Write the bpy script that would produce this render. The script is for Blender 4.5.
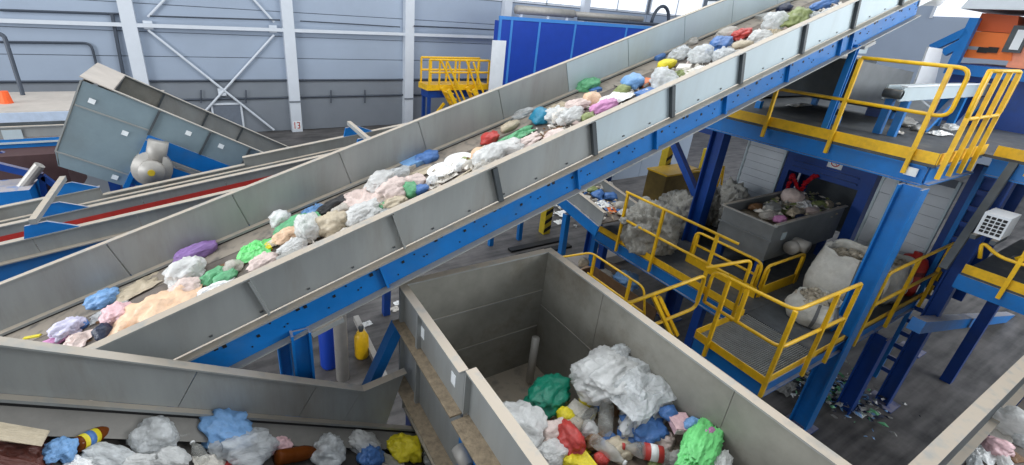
import bpy, bmesh, math, random
from mathutils import Vector, Matrix, noise
random.seed(7)
for o in list(bpy.data.objects): bpy.data.objects.remove(o)
S = bpy.context.scene; COL = S.collection
V = Vector

# ------------------------------------------------------------------ camera
YAW, PITCH, ROLL = (math.radians(a) for a in (30.698, 23.226, -4.236))
FPX, CX, CY, CAMH = 455.6, 473.6, 207.4, 6.0
fw = V((math.sin(YAW)*math.cos(PITCH), math.cos(YAW)*math.cos(PITCH), -math.sin(PITCH)))
rt = V((math.cos(YAW), -math.sin(YAW), 0)); dn = fw.cross(rt)
rt, dn = rt*math.cos(ROLL)+dn*math.sin(ROLL), -rt*math.sin(ROLL)+dn*math.cos(ROLL)
cam = bpy.data.cameras.new('camera'); camo = bpy.data.objects.new('camera', cam); COL.objects.link(camo)
mw = Matrix((rt, -dn, -fw)).transposed().to_4x4(); mw.translation = V((0, 0, CAMH)); camo.matrix_world = mw
cam.sensor_width = 36; cam.lens = FPX/1024*36
cam.shift_x = (512-CX)/1024; cam.shift_y = -(232.5-CY)/1024; cam.clip_start = .05; cam.clip_end = 300
S.camera = camo
EYE = V((0, 0, CAMH))
def ray(x, y): return rt*((x-CX)/FPX)+dn*((y-CY)/FPX)+fw
def on(x, y, ax, val):
    v = ray(x, y); return EYE+v*((val-EYE[ax])/v[ax])
def onplane(x, y, p, n):
    v = ray(x, y); return EYE+v*((V(p)-EYE).dot(n)/v.dot(n))
def depth(p): return (V(p)-EYE).dot(fw)

# ------------------------------------------------------------------ light
w = bpy.data.worlds.new('hall_daylight'); S.world = w; w.use_nodes = True
bg = w.node_tree.nodes['Background']; bg.inputs[0].default_value = (.86, .93, 1, 1); bg.inputs[1].default_value = .57
def area(name, loc, target, sx, sy, power, col):
    l = bpy.data.lights.new(name, 'AREA'); l.shape = 'RECTANGLE'; l.size = sx; l.size_y = sy; l.energy = power; l.color = col
    o = bpy.data.objects.new(name, l); COL.objects.link(o); o.location = loc
    o.rotation_euler = (V(target)-V(loc)).to_track_quat('-Z', 'Y').to_euler(); return o
area('assumed_overhead_light', (6, 9, 15), (6, 9, 0), 26, 12, 2600, (.95, .98, 1))  # assumed overhead daylight as an area lamp; no roof opening is built
area('assumed_front_right_light', (17, -7, 9.5), (9, 5, 4.6), 12, 6, 2400, (.93, .97, 1))  # assumed light from right behind the camera
area('added_side_fill', (-15, 6, 7.5), (10, 4, 2.5), 16, 6, 3200, (.94, .97, 1))  # added lamp, assumed light from the left, brightens under-deck panels; no window there
S.view_settings.view_transform = 'Standard'; S.view_settings.look = 'None'
S.view_settings.exposure = -0.06; S.view_settings.gamma = 1; S.view_settings.use_curve_mapping = False

# ------------------------------------------------------------------ materials
MATS = {}
def lin(c): return tuple((v/255/12.92 if v/255 <= .04045 else ((v/255+.055)/1.055)**2.4) for v in c)
def mat(name, rgb, rough=.6, metal=0, var=.12, scale=6, dust=0, bump=0, bscale=40, stain=None, stain_amt=.0, streak=False, trans=0, emit=0, spec=.5, sub=0):
    if name in MATS: return MATS[name]
    m = bpy.data.materials.new(name); m.use_nodes = True; nt = m.node_tree; N = nt.nodes; L = nt.links
    b = N['Principled BSDF']; c = lin(rgb)
    tc = N.new('ShaderNodeTexCoord'); mp = N.new('ShaderNodeMapping'); L.new(tc.outputs['Object'], mp.inputs[0])
    if streak: mp.inputs['Scale'].default_value = (1, 1, .18)
    nz = N.new('ShaderNodeTexNoise'); nz.inputs['Scale'].default_value = scale; nz.inputs['Detail'].default_value = 6; nz.inputs['Roughness'].default_value = .65
    L.new(mp.outputs[0], nz.inputs['Vector'])
    rp = N.new('ShaderNodeValToRGB'); rp.color_ramp.elements[0].position = .3; rp.color_ramp.elements[1].position = .7
    rp.color_ramp.elements[0].color = (*[v*(1-var) for v in c], 1); rp.color_ramp.elements[1].color = (*[min(1, v*(1+var)) for v in c], 1)
    L.new(nz.outputs['Fac'], rp.inputs[0]); out = rp.outputs[0]
    if stain:
        n2 = N.new('ShaderNodeTexNoise'); n2.inputs['Scale'].default_value = scale*.45; n2.inputs['Detail'].default_value = 8; n2.inputs['Roughness'].default_value = .72
        L.new(mp.outputs[0], n2.inputs['Vector'])
        r2 = N.new('ShaderNodeValToRGB'); r2.color_ramp.elements[0].position = .5; r2.color_ramp.elements[1].position = .68
        r2.color_ramp.elements[0].color = (0, 0, 0, 1); r2.color_ramp.elements[1].color = (stain_amt,)*3+(1,)
        L.new(n2.outputs['Fac'], r2.inputs[0])
        mx = N.new('ShaderNodeMixRGB'); mx.inputs[2].default_value = (*lin(stain), 1); L.new(r2.outputs[0], mx.inputs[0]); L.new(out, mx.inputs[1]); out = mx.outputs[0]
    if dust:   # settled beige dust: lies on faces that look up
        ge = N.new('ShaderNodeNewGeometry'); sp = N.new('ShaderNodeSeparateXYZ'); L.new(ge.outputs['True Normal'], sp.inputs[0])
        mr = N.new('ShaderNodeMapRange'); mr.inputs[1].default_value = .55; mr.inputs[2].default_value = .95; mr.inputs[4].default_value = dust; L.new(sp.outputs[2], mr.inputs[0])
        n3 = N.new('ShaderNodeTexNoise'); n3.inputs['Scale'].default_value = 9; n3.inputs['Detail'].default_value = 8; L.new(tc.outputs['Object'], n3.inputs['Vector'])
        m3 = N.new('ShaderNodeMapRange'); m3.inputs[1].default_value = .3; m3.inputs[2].default_value = .5; m3.inputs[3].default_value = .35; L.new(n3.outputs['Fac'], m3.inputs[0])
        mu = N.new('ShaderNodeMath'); mu.operation = 'MULTIPLY'; L.new(mr.outputs[0], mu.inputs[0]); L.new(m3.outputs[0], mu.inputs[1])
        mx = N.new('ShaderNodeMixRGB'); mx.inputs[2].default_value = (*lin((190, 176, 158)), 1); L.new(mu.outputs[0], mx.inputs[0]); L.new(out, mx.inputs[1]); out = mx.outputs[0]
    L.new(out, b.inputs['Base Color'])
    b.inputs['Roughness'].default_value = rough; b.inputs['Metallic'].default_value = metal
    b.inputs['Specular IOR Level'].default_value = spec
    if trans: b.inputs['Transmission Weight'].default_value = trans; b.inputs['IOR'].default_value = 1.2
    if sub: b.inputs['Subsurface Weight'].default_value = sub; b.inputs['Subsurface Radius'].default_value = (.05, .05, .05)
    if emit: L.new(out, b.inputs['Emission Color']); b.inputs['Emission Strength'].default_value = emit
    if bump:
        nb = N.new('ShaderNodeTexNoise'); nb.inputs['Scale'].default_value = bscale; nb.inputs['Detail'].default_value = 5; L.new(tc.outputs['Object'], nb.inputs['Vector'])
        bp = N.new('ShaderNodeBump'); bp.inputs['Strength'].default_value = bump; bp.inputs['Distance'].default_value = .03; L.new(nb.outputs['Fac'], bp.inputs['Height']); L.new(bp.outputs[0], b.inputs['Normal'])
    MATS[name] = m; return m
M = dict(
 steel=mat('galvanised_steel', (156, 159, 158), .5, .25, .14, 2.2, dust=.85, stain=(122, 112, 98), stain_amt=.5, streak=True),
 steel_l=mat('pale_and_lit_steel', (186, 200, 206), .5, .15, .07, 2.0, dust=.85, stain=(160, 160, 155), stain_amt=.3, streak=True),  # pale parts; on the rising belt its paleness paints in brighter light
 steel_in=mat('worn_hopper_steel', (136, 134, 126), .55, .2, .2, 2.4, dust=.8, stain=(96, 84, 68), stain_amt=.65),
 chute=mat('chute_steel', (132, 150, 158), .5, .2, .1, 1.6, dust=.8, stain=(110, 112, 108), stain_amt=.3),
 dark=mat('dark_steel', (76, 82, 86), .55, .2, .2, 4, dust=.4),
 blue=mat('blue_paint', (8, 112, 188), .42, 0, .13, 3, dust=.75, stain=(70, 100, 130), stain_amt=.3),
 blue_d=mat('deep_blue_paint', (10, 62, 140), .42, 0, .16, 4, dust=.45, stain=(40, 62, 90), stain_amt=.4),
 cab=mat('cabin_blue', (12, 62, 168), .5, 0, .08, 2),
 cab_l=mat('cabin_joint_blue', (62, 134, 210), .5, 0, .05, 2),
 yellow=mat('yellow_paint', (236, 186, 18), .45, 0, .12, 8, dust=.15, stain=(150, 112, 40), stain_amt=.4),
 yellow_p=mat('worn_pale_yellow', (222, 196, 110), .5, 0, .12, 8),
 orange=mat('orange_paint', (238, 118, 42), .45, 0, .06, 3), orange_d=mat('deep_orange_paint', (206, 84, 20), .45, 0, .06, 3),
 belt=mat('rubber_belt', (104, 96, 90), .8, 0, .25, 5, bump=.25, bscale=60, stain=(134, 122, 108), stain_amt=.6),
 belt_d=mat('worn_dark_belt', (66, 63, 60), .75, 0, .25, 5, bump=.25, bscale=60, stain=(96, 88, 78), stain_amt=.5),
 skirt_grey=mat('grey_skirt', (122, 119, 114), .7, 0, .15, 5), chute_d=mat('scuffed_dark_steel', (110, 114, 116), .5, .1, .15, 3, stain=(84, 84, 82), stain_amt=.4),
 rubber=mat('rubber_skirt', (70, 69, 70), .7, 0, .2, 6, dust=.5),
 black=mat('black', (22, 22, 24), .6), red=mat('red_paint', (196, 52, 44), .5, 0, .1), deck=mat('deck_plate', (74, 78, 82), .6, .1, .3, 5, stain=(126, 120, 110), stain_amt=.5),
 grate=mat('grating', (150, 152, 150), .55, .3, .15, 8), white=mat('white_paint', (232, 236, 240), .5, 0, .05, 3),
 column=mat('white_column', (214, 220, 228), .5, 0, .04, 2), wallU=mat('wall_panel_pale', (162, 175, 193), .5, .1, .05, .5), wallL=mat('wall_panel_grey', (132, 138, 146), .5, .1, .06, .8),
 seam=mat('wall_seam', (112, 120, 132), .6), shutter=mat('shutter_slat', (196, 202, 208), .5, .1, .06, 3), cable=mat('cable', (66, 74, 86), .5),
 pipe=mat('grey_pipe', (168, 164, 158), .5, .2, .1), dirt=mat('packed_dust', (150, 134, 112), .95, 0, .3, 20, bump=.4, bscale=50),
 fibc=mat('woven_bag', (206, 204, 196), .8, 0, .14, 6, bump=.8, bscale=9, stain=(150, 142, 128), stain_amt=.5),
 sack=mat('grey_film_sack', (150, 148, 140), .3, 0, .3, 4, bump=.9, bscale=7, stain=(78, 74, 68), stain_amt=.8),
 beige_fill=mat('sack_litter', (176, 166, 148), .7, 0, .5, 20), strap=mat('grey_strap', (104, 106, 108), .8),
 pit=mat('rusty_steel', (96, 72, 48), .8, 0, .3, 4), hazard_y=mat('hazard_yellow', (206, 178, 40), .6),
 window=mat('window_daylight', (244, 248, 255), .4, 0, .01, 1, emit=.75), plate=mat('label_plate', (236, 240, 242), .6),
 slab=mat('dusty_roof', (178, 170, 162), .9, 0, .1, 2, stain=(140, 134, 128), stain_amt=.4), roofblue=mat('roof_fascia', (176, 190, 210), .6), traffic=mat('traffic_orange', (235, 96, 40), .6),
 maroon=mat('maroon_housing', (70, 46, 46), .7), grout=mat('grey_hood', (158, 164, 170), .5, .1, .06))
# floor: concrete with scuffs, a wet patch
def floor_mat():
    m = bpy.data.materials.new('stained_concrete'); m.use_nodes = True; nt = m.node_tree; N = nt.nodes; L = nt.links; b = N['Principled BSDF']
    tc = N.new('ShaderNodeTexCoord')
    a = N.new('ShaderNodeTexNoise'); a.inputs['Scale'].default_value = .9; a.inputs['Detail'].default_value = 9; a.inputs['Roughness'].default_value = .7; L.new(tc.outputs['Object'], a.inputs['Vector'])
    mp = N.new('ShaderNodeMapping'); mp.inputs['Scale'].default_value = (.5, 5, 1); mp.inputs['Rotation'].default_value = (0, 0, .25); L.new(tc.outputs['Object'], mp.inputs[0])
    s = N.new('ShaderNodeTexNoise'); s.inputs['Scale'].default_value = 1.2; s.inputs['Detail'].default_value = 7; L.new(mp.outputs[0], s.inputs['Vector'])
    mx = N.new('ShaderNodeMixRGB'); mx.inputs[0].default_value = .45; L.new(a.outputs['Fac'], mx.inputs[1]); L.new(s.outputs['Fac'], mx.inputs[2])
    r = N.new('ShaderNodeValToRGB'); r.color_ramp.elements[0].position = .38; r.color_ramp.elements[1].position = .62
    r.color_ramp.elements[0].color = (*lin((50, 48, 47)), 1); r.color_ramp.elements[1].color = (*lin((110, 106, 104)), 1)
    L.new(mx.outputs[0], r.inputs[0]); L.new(r.outputs[0], b.inputs['Base Color']); b.inputs['Roughness'].default_value = .55
    return m
M['floor'] = floor_mat()

# ------------------------------------------------------------------ mesh helpers
ROOT = {}
class MB:
    def __init__(s): s.v = []; s.f = []
    def add(s, vs, fs):
        k = len(s.v); s.v += [V(p) for p in vs]; s.f += [tuple(i+k for i in f) for f in fs]; return s
    def hexa(s, p): return s.add(p, [(0, 3, 2, 1), (4, 5, 6, 7), (0, 1, 5, 4), (1, 2, 6, 5), (2, 3, 7, 6), (3, 0, 4, 7)])
    def box(s, a, b):
        x0, x1 = sorted((a[0], b[0])); y0, y1 = sorted((a[1], b[1])); z0, z1 = sorted((a[2], b[2]))
        return s.hexa([(x0, y0, z0), (x1, y0, z0), (x1, y1, z0), (x0, y1, z0), (x0, y0, z1), (x1, y0, z1), (x1, y1, z1), (x0, y1, z1)])
    def bar(s, p, q, wd, ht, up=(0, 0, 1)):
        p, q, up = V(p), V(q), V(up); d = (q-p).normalized()
        if abs(d.dot(up)) > .98: up = V((1, 0, 0))
        r = d.cross(up).normalized(); u = r.cross(d); r = r*wd/2; u = u*ht/2
        return s.hexa([p-r-u, p+r-u, q+r-u, q-r-u, p-r+u, p+r+u, q+r+u, q-r+u])
    def prism(s, poly, ext):
        n = len(poly); e = V(ext); a = [V(p) for p in poly]
        fs = [tuple(range(n))[::-1], tuple(range(n, 2*n))]+[(i, (i+1) % n, n+(i+1) % n, n+i) for i in range(n)]
        return s.add(a+[p+e for p in a], fs)
    def tube(s, pts, r, n=8, caps=True):
        pts = [V(p) for p in pts]; rings = []; k0 = len(s.v); up = None
        for i, p in enumerate(pts):
            d = ((pts[min(i+1, len(pts)-1)]-p).normalized()+(p-pts[max(i-1, 0)]).normalized()).normalized()
            if up is None: up = V((0, 0, 1)) if abs(d.z) < .9 else V((1, 0, 0))
            a = d.cross(up).normalized(); up = a.cross(d).normalized()
            s.v += [p+(a*math.cos(t)+up*math.sin(t))*r for t in (2*math.pi*j/n for j in range(n))]
        m = len(pts)
        for i in range(m-1):
            for j in range(n):
                s.f.append((k0+i*n+j, k0+i*n+(j+1) % n, k0+(i+1)*n+(j+1) % n, k0+(i+1)*n+j))
        if caps: s.f.append(tuple(k0+j for j in range(n))[::-1]); s.f.append(tuple(k0+(m-1)*n+j for j in range(n)))
        return s
    def lathe(s, prof, n=14, mx=Matrix.Identity(4)):
        k0 = len(s.v)
        for r, z in prof: s.v += [mx @ V((r*math.cos(2*math.pi*j/n), r*math.sin(2*math.pi*j/n), z)) for j in range(n)]
        for i in range(len(prof)-1):
            for j in range(n): s.f.append((k0+i*n+j, k0+i*n+(j+1) % n, k0+(i+1)*n+(j+1) % n, k0+(i+1)*n+j))
        s.f.append(tuple(k0+j for j in range(n))[::-1]); s.f.append(tuple(k0+(len(prof)-1)*n+j for j in range(n))); return s
    def build(s, name, m, parent=None, smooth=False, fixn=True):
        off = ROOT.get(parent, V((0, 0, 0))) if parent else V((0, 0, 0))
        me = bpy.data.meshes.new(name); me.from_pydata([p-off for p in s.v], [], s.f)
        if fixn:
            bm = bmesh.new(); bm.from_mesh(me); bmesh.ops.recalc_face_normals(bm, faces=bm.faces); bm.to_mesh(me); bm.free()
        me.materials.append(M[m] if isinstance(m, str) else m)
        if smooth: me.shade_smooth()
        o = bpy.data.objects.new(name, me); COL.objects.link(o)
        if parent: o.parent = parent; ROOT[o] = off
        return o
def tag(o, label=None, cat=None, group=None, kind=None):
    if label: o['label'] = label
    if cat: o['category'] = cat
    if group: o['group'] = group
    if kind: o['kind'] = kind
    return o
def thing(name, label, cat, loc, group=None):
    o = bpy.data.objects.new(name, None); COL.objects.link(o); o.location = loc; o.empty_display_size = .1; ROOT[o] = V(loc)
    return tag(o, label, cat, group)
def box(a, b): return MB().box(a, b)
def fillet(pts, r, k=4):
    pts = [V(p) for p in pts]; out = [pts[0]]
    for i in range(1, len(pts)-1):
        a, b, c = pts[i-1], pts[i], pts[i+1]; u = (a-b); v = (c-b); rr = min(r, u.length*.45, v.length*.45); u.normalize(); v.normalize()
        for j in range(k+1):
            t = j/k; out.append((b+u*rr)*(1-t)**2+b*2*t*(1-t)+(b+v*rr)*t*t)
    return out+[pts[-1]]
def ibeam(m, p, q, w_, h_, t=.02, up=(0, 1, 0)):
    """H section from p to q; flanges are w_ wide, stand h_ apart along `up`."""
    p, q, up = V(p), V(q), V(up)
    d = (q-p).normalized(); u = (up-d*up.dot(d)).normalized()
    m.bar(p+u*(h_/2-t/2), q+u*(h_/2-t/2), w_, t, u); m.bar(p-u*(h_/2-t/2), q-u*(h_/2-t/2), w_, t, u); m.bar(p, q, t, h_-2*t, u)
    return m

# ------------------------------------------------------------------ the hall
tag(box((-16, -8, -.2), (34, 24.4, 0)).build('floor', 'floor'), kind='structure')
WY = 23.6
wb = tag(box((-16, WY+.06, 0), (34, WY+.3, 13)).build('wall_back', 'seam'), kind='structure')
colX = [-13.9, -8.2, -2.41, 3.47, 9.27, 15.1, 20.8, 26.5, 32.2]
zrow = [0, 1.6, 2.42, 3.4, 4.35, 5.4, 6.6, 8.2, 10.2, 13]
for i in range(len(colX)-1):
    for j in range(len(zrow)-1):
        if 4 <= i and j >= 6: continue
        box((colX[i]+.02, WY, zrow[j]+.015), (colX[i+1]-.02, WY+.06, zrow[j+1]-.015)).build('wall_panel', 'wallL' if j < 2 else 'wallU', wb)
for k, i in enumerate((4, 5, 6, 7)):       # daylight windows high in the right bays
    wn = tag(box((colX[i]+.25, WY+.01, 6.75), (colX[i+1]-.25, WY+.05, 9.9)).build('window_%d' % (k+1), 'window'), kind='structure')
    f = MB(); W0, W1 = colX[i]+.2, colX[i+1]-.2
    for x in (W0, (W0+W1)/2, W1): f.box((x-.05, WY-.03, 6.65), (x+.05, WY+.02, 10))
    for z in (6.68, 8.3, 9.98): f.box((W0, WY-.03, z-.05), (W1, WY+.02, z+.05))
    f.build('window_frame', 'column', wn)
ordn = ['far left', 'second from left', 'third from left', 'fourth from left', 'fifth from left', 'sixth from left', 'seventh from left', 'eighth from left', 'last on the right']
for i, x in enumerate(colX[2:7]):
    lab = ['tall white steel column left of the diagonal wall bracing', 'tall white column with a red 13 at its foot, right of the bracing',
           'tall white column left of the small yellow stair platform', 'white column at the left end of the blue panelled cabin', 'white column standing behind the blue cabin roof pipes'][i]
    c = thing('wall_column', lab, 'column', (x, WY-.2, 0), 'white columns along the back wall')
    box((x-.24, WY-.36, 0), (x+.24, WY-.0, 12.8)).build('shaft', 'column', c)
    box((x-.27, WY-.39, 1.42), (x+.27, WY-.36, 1.5)).build('collar', 'wallL', c)
    if i == 1:
        s = box((x-.19, WY-.372, .12), (x+.19, WY-.362, .52)).build('number_plate', 'plate', c)
        def seg(m, x0, x1, z0, z1): m.box((x0, WY-.378, z0), (x1, WY-.371, z1))
        t = MB(); seg(t, x-.13, x-.09, .16, .48); seg(t, x-.0, x+.12, .44, .48); seg(t, x+.03, x+.12, .3, .34); seg(t, x-.0, x+.12, .16, .2); seg(t, x+.09, x+.13, .16, .48)
        t.build('number', 'red', s)
def wl(x, y, off=.25): return on(x, y, 1, WY-off)
g = thing('wall_girt', 'long white horizontal tube running across the back wall', 'girt', (-10, WY-.3, 4.6))
for i in range(2, 8): MB().bar((colX[i-1]+.24, WY-.28, 4.5+.05*(i-1)), (colX[i]-.24, WY-.28, 4.55+.05*(i-1)), .14, .14).build('tube', 'column', g)
xb = thing('cross_brace', 'white diagonal cross bracing between the two left wall columns', 'bracing', (.5, WY-.3, 0))
for a, b in (((148, 30), (274, 130)), ((274, 35), (172, 148)), ((148, 17), (166, -2)), ((274, 22), (245, -10))):
    MB().tube([wl(*a, .16), wl(*b, .16)], .05, 8).build('brace_tube', 'column', xb)
for p in ((148, 25), (273, 29), (222, 92)):
    q = wl(*p, .14); box(q-V((.16, .02, .16)), q+V((.16, .02, .16))).build('gusset_plate', 'column', xb)
def cable(px, r, name, label, off=.1, mt='cable', cat='cable'):
    pts = [wl(*p, off) for p in px]; tag(MB().tube(fillet(pts, .25), r, 6).build(name, mt), label, cat)
cable([(0, 10), (60, 12), (119, 14)], .05, 'wall_cable', 'dark cable sagging near the top left of the wall')
cable([(150, 16), (210, 18), (280, 20)], .035, 'wall_cable', 'thin dark cable crossing above the diagonal bracing', .45)
cable([(300, 21), (352, 24), (400, 27)], .03, 'wall_cable', 'thin dark cable between the 13 column and the next', .45)
cable([(414, 26), (460, 28), (497, 30)], .04, 'wall_cable', 'thin dark cable above the small yellow stair platform', .45)
cable([(0, 42), (91, 43), (97, 67)], .05, 'conduit', 'dark conduit bending down behind the tilted steel chute', .12, 'cable', 'pipe')
tag(MB().bar(wl(112, 14, .1), wl(124, 78, .1), .22, .1).build('cable_duct', 'cable'), 'dark upright cable duct left of the first white column', 'duct')
for z, lab in ((2.42, 'long dark horizontal cable tray along the middle of the wall'), (1.62, 'long dark horizontal rail low along the back wall')):
    tag(MB().tube([(-14, WY-.06, z), (15, WY-.06, z)], .05, 6).build('wall_tray', 'cable'), lab, 'tray')
for k, px in enumerate((201, 246, 331, 365)):
    a = wl(px, 90, .12); b = wl(px, 103, .12)
    tag(MB().tube([a, b], .03, 6).build('wall_hook', 'cable'), ['first', 'second', 'third', 'fourth'][k]+' short dark rod from left on the low wall rail', 'rod', 'short rods on the wall rail')
dw = tag(box((-.0, WY-.05, .35), (1.1, WY+.0, 1.35)).build('window_5', 'seam'), kind='structure')
f = MB()
for a, b in (((-.08, .3), (0, 1.42)), ((1.1, .3), (1.18, 1.42)), ((-.08, 1.35), (1.18, 1.43))): f.box((a[0], WY-.1, a[1]), (b[0], WY+.0, b[1]))
f.build('window_frame', 'column', dw)
# right wall of the hall, bright glazing
wr = tag(box((33.6, -8, 0), (33.9, 24, 13)).build('wall_right', 'wallU'), kind='structure')
for k in range(5):
    wn = tag(box((33.5, -6+k*6, 7.4), (33.6, -1+k*6, 11)).build('window_%d' % (k+6), 'window'), kind='structure')
    f = MB()
    for y in (-6, -3.5, -1): f.box((33.42, y+k*6-.06, 7.3), (33.52, y+k*6+.06, 11.1))
    f.build('window_frame', 'column', wn)

# ------------------------------------------------------------------ slanted-conveyor helper
class Ramp:
    """local frame: u runs along the belt, y across, n away from the belt."""
    def __init__(s, x0, z0, tan):
        s.o = V((x0, 0, z0)); a = math.atan(tan); s.U = V((math.cos(a), 0, math.sin(a))); s.N = V((-math.sin(a), 0, math.cos(a))); s.c = math.cos(a)
    def p(s, u, y, n): return s.o+s.U*u+V((0, y, 0))+s.N*n
    def ux(s, x): return (x-s.o.x)/s.c
    def box(s, m, u0, u1, y0, y1, n0, n1):
        return m.hexa([s.p(u0, y0, n0), s.p(u1, y0, n0), s.p(u1, y1, n0), s.p(u0, y1, n0), s.p(u0, y0, n1), s.p(u1, y0, n1), s.p(u1, y1, n1), s.p(u0, y1, n1)])
def rbox(R, *a): return R.box(MB(), *a)

# ------------------------------------------------------------------ main rising conveyor
RM = Ramp(0, 4.009, .3225); YN, YF = 3.4, 5.16
mc = thing('rising_conveyor', 'long grey and blue belt conveyor rising across the hall', 'conveyor', (2, 4.2, 0))
ribs = [-2.3, -1.1, .05, 1.2, 2.18, 3.31, 4.39, 5.5, 6.65, 7.74, 8.9, 9.45]
for i in range(len(ribs)-1):
    u0, u1 = RM.ux(ribs[i])+.006, RM.ux(ribs[i+1])-.006
    mt = 'steel' if ribs[i] < 3.2 else 'steel_l'  # same steel all along; paler uphill colour stands in for stronger light
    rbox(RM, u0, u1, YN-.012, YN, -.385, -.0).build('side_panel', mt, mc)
    rbox(RM, u0, u1, YF, YF+.012, -.43, -.0).build('side_panel', 'steel' if ribs[i] < 4 else 'steel_l', mc)  # far side likewise: brighter light uphill put into the colour
for r in ribs[1:-1]:
    u = RM.ux(r); wd = .05 if r > 2 else .018
    rbox(RM, u-wd/2, u+wd/2, YN-.055, YN-.012, -.385, -.02).build('rib', 'dark' if r > 2 else 'steel', mc)
    rbox(RM, u-wd/2, u+wd/2, YF+.012, YF+.06, -.43, -.02).build('rib', 'steel', mc)
u0, u1 = RM.ux(-2.3), RM.ux(9.45)
rbox(RM, u0, u1, YN-.075, YN+.012, 0, .014).build('rim_flange', 'steel', mc)
rbox(RM, u0, u1, YF-.01, YF+.06, 0, .014).build('rim_flange', 'steel', mc)
rbox(RM, u0, u1, YF-.07, YF, -.44, -.415).build('inner_lip', 'steel', mc)
rbox(RM, u0, u1, YF-.055, YF-.045, -.47, -.44).build('lip_strip', 'black', mc)
rbox(RM, u0, u1, YN, YN+.06, -.44, -.42).build('inner_lip', 'steel', mc)
def strip(R, prof, u0, u1, name, m, par, n=1):
    mb = MB()
    k = len(prof)
    for i in range(n+1):
        u = u0+(u1-u0)*i/n; mb.v += [R.p(u, y, h) for y, h in prof]
    for i in range(n):
        for j in range(k-1): mb.f.append((i*k+j, i*k+j+1, (i+1)*k+j+1, (i+1)*k+j))
    return mb.build(name, m, par, fixn=False)
strip(RM, [(YF-.06, -.455), (YF-.34, -.475)], u1, u0, 'skirt', 'rubber', mc)
strip(RM, [(YN+.05, -.455), (YN+.3, -.475)], u0, u1, 'skirt', 'rubber', mc)
rbox(RM, u0, u1, YN+.1, YF-.1, -.505, -.48).build('belt', 'belt', mc)
for r in (3.85, 4.95):     # cross cleats
    u = RM.ux(r); rbox(RM, u-.02, u+.02, YN+.3, YF-.3, -.48, -.455).build('cleat', 'rubber', mc)
for y, s in ((YN-.02, -1), (YF+.02, 1)):
    ga = rbox(RM, u0, u1, y-.01, y+.01, -.68, -.4).build('girder', 'blue', mc)
    rbox(RM, u0, u1, y-.01, y+s*.09, -.405, -.388).build('girder_flange', 'steel', mc)
    rbox(RM, u0, u1, y-.01, y+s*.08, -.69, -.675).build('girder_flange', 'steel', mc)
    for r in ribs[1:-1:2]+[4.39, 6.65, 8.0]:
        u = RM.ux(r-.25); rbox(RM, u-.012, u+.012, y, y+s*.05, -.675, -.405).build('girder_stiffener', 'blue', mc)
mb = MB(); rr = random.Random(3)
for r in [x*.62-1 for x in range(17)]:
    for du, n, sz in ((0, -.47, .016), (.06, -.465, .014), (.3, -.52, .012), (.42, -.49, .006), (.22, -.6, .006), (.5, -.58, .006), (-.12, -.56, .006)):
        u = RM.ux(r)+du; n += rr.uniform(-.02, .02); RM.box(mb, u-sz, u+sz, YN-.036, YN-.029, n-sz, n+sz)
mb.build('bolt_holes', 'black', mc)['kind'] = 'stuff'
mb = MB()
for r in [x*.37-1.1 for x in range(28)]:
    u = RM.ux(r); RM.box(mb, u-.012, u+.012, YN-.02, YN-.012, -.35, -.335)
mb.build('bolts', 'dark', mc)['kind'] = 'stuff'
for i in range(9):         # return rollers and cross members underneath
    u = RM.ux(-.8+i*1.15); rbox(RM, u-.04, u+.04, YN, YF, -.66, -.6).build('cross_member', 'blue_d', mc)
rbox(RM, u0, u1, YN+.12, YF-.12, -.76, -.745).build('return_belt', 'rubber', mc)
# legs
for x, zb in ((.38, 0), (8.1, 4.62)):
    for y in (YN-.05, YF+.05):
        zt = RM.p(RM.ux(x), 0, -.70).z-.02
        lg = MB(); lw = .16 if zb == 0 else .09; ibeam(lg, (x, y, zb), (x, y, zt), lw*.9, lw, .02, (1, 0, 0)); l = lg.build('leg', 'blue', mc)
        RM.box(MB(), RM.ux(x)-.14, RM.ux(x)+.14, y-.08, y+.08, -.735, -.69).build('leg_clamp', 'steel', l)
MB().bar((8.75, YF, 4.63), RM.p(RM.ux(8.75), YF, -.7), .1, .1).build('strut', 'blue', mc)
# head: drum and vented guards
mb = MB().tube([RM.p(RM.ux(9.55), YN+.06, -.62), RM.p(RM.ux(9.55), YF-.06, -.62)], .17, 18); mb.build('head_drum', 'rubber', mc, True)
gd = rbox(RM, RM.ux(9.42), RM.ux(10.25), YN-.05, YN-.035, -.55, -.12).build('head_guard', 'white', mc)
for i in range(6):
    u = RM.ux(9.55); rbox(RM, u, u+.62, YN-.056, YN-.05, -.2-.05*i, -.185-.05*i).build('vent_slot', 'dark', gd)
rbox(RM, RM.ux(9.42), RM.ux(10.2), YF+.035, YF+.05, -.55, -.05).build('head_guard', 'white', mc)
MB().tube([RM.p(RM.ux(10.2), YN-.02, -.5), RM.p(RM.ux(10.2), YF+.02, -.5)], .24, 18).build('drum_cover', 'white', mc, True)

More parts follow.
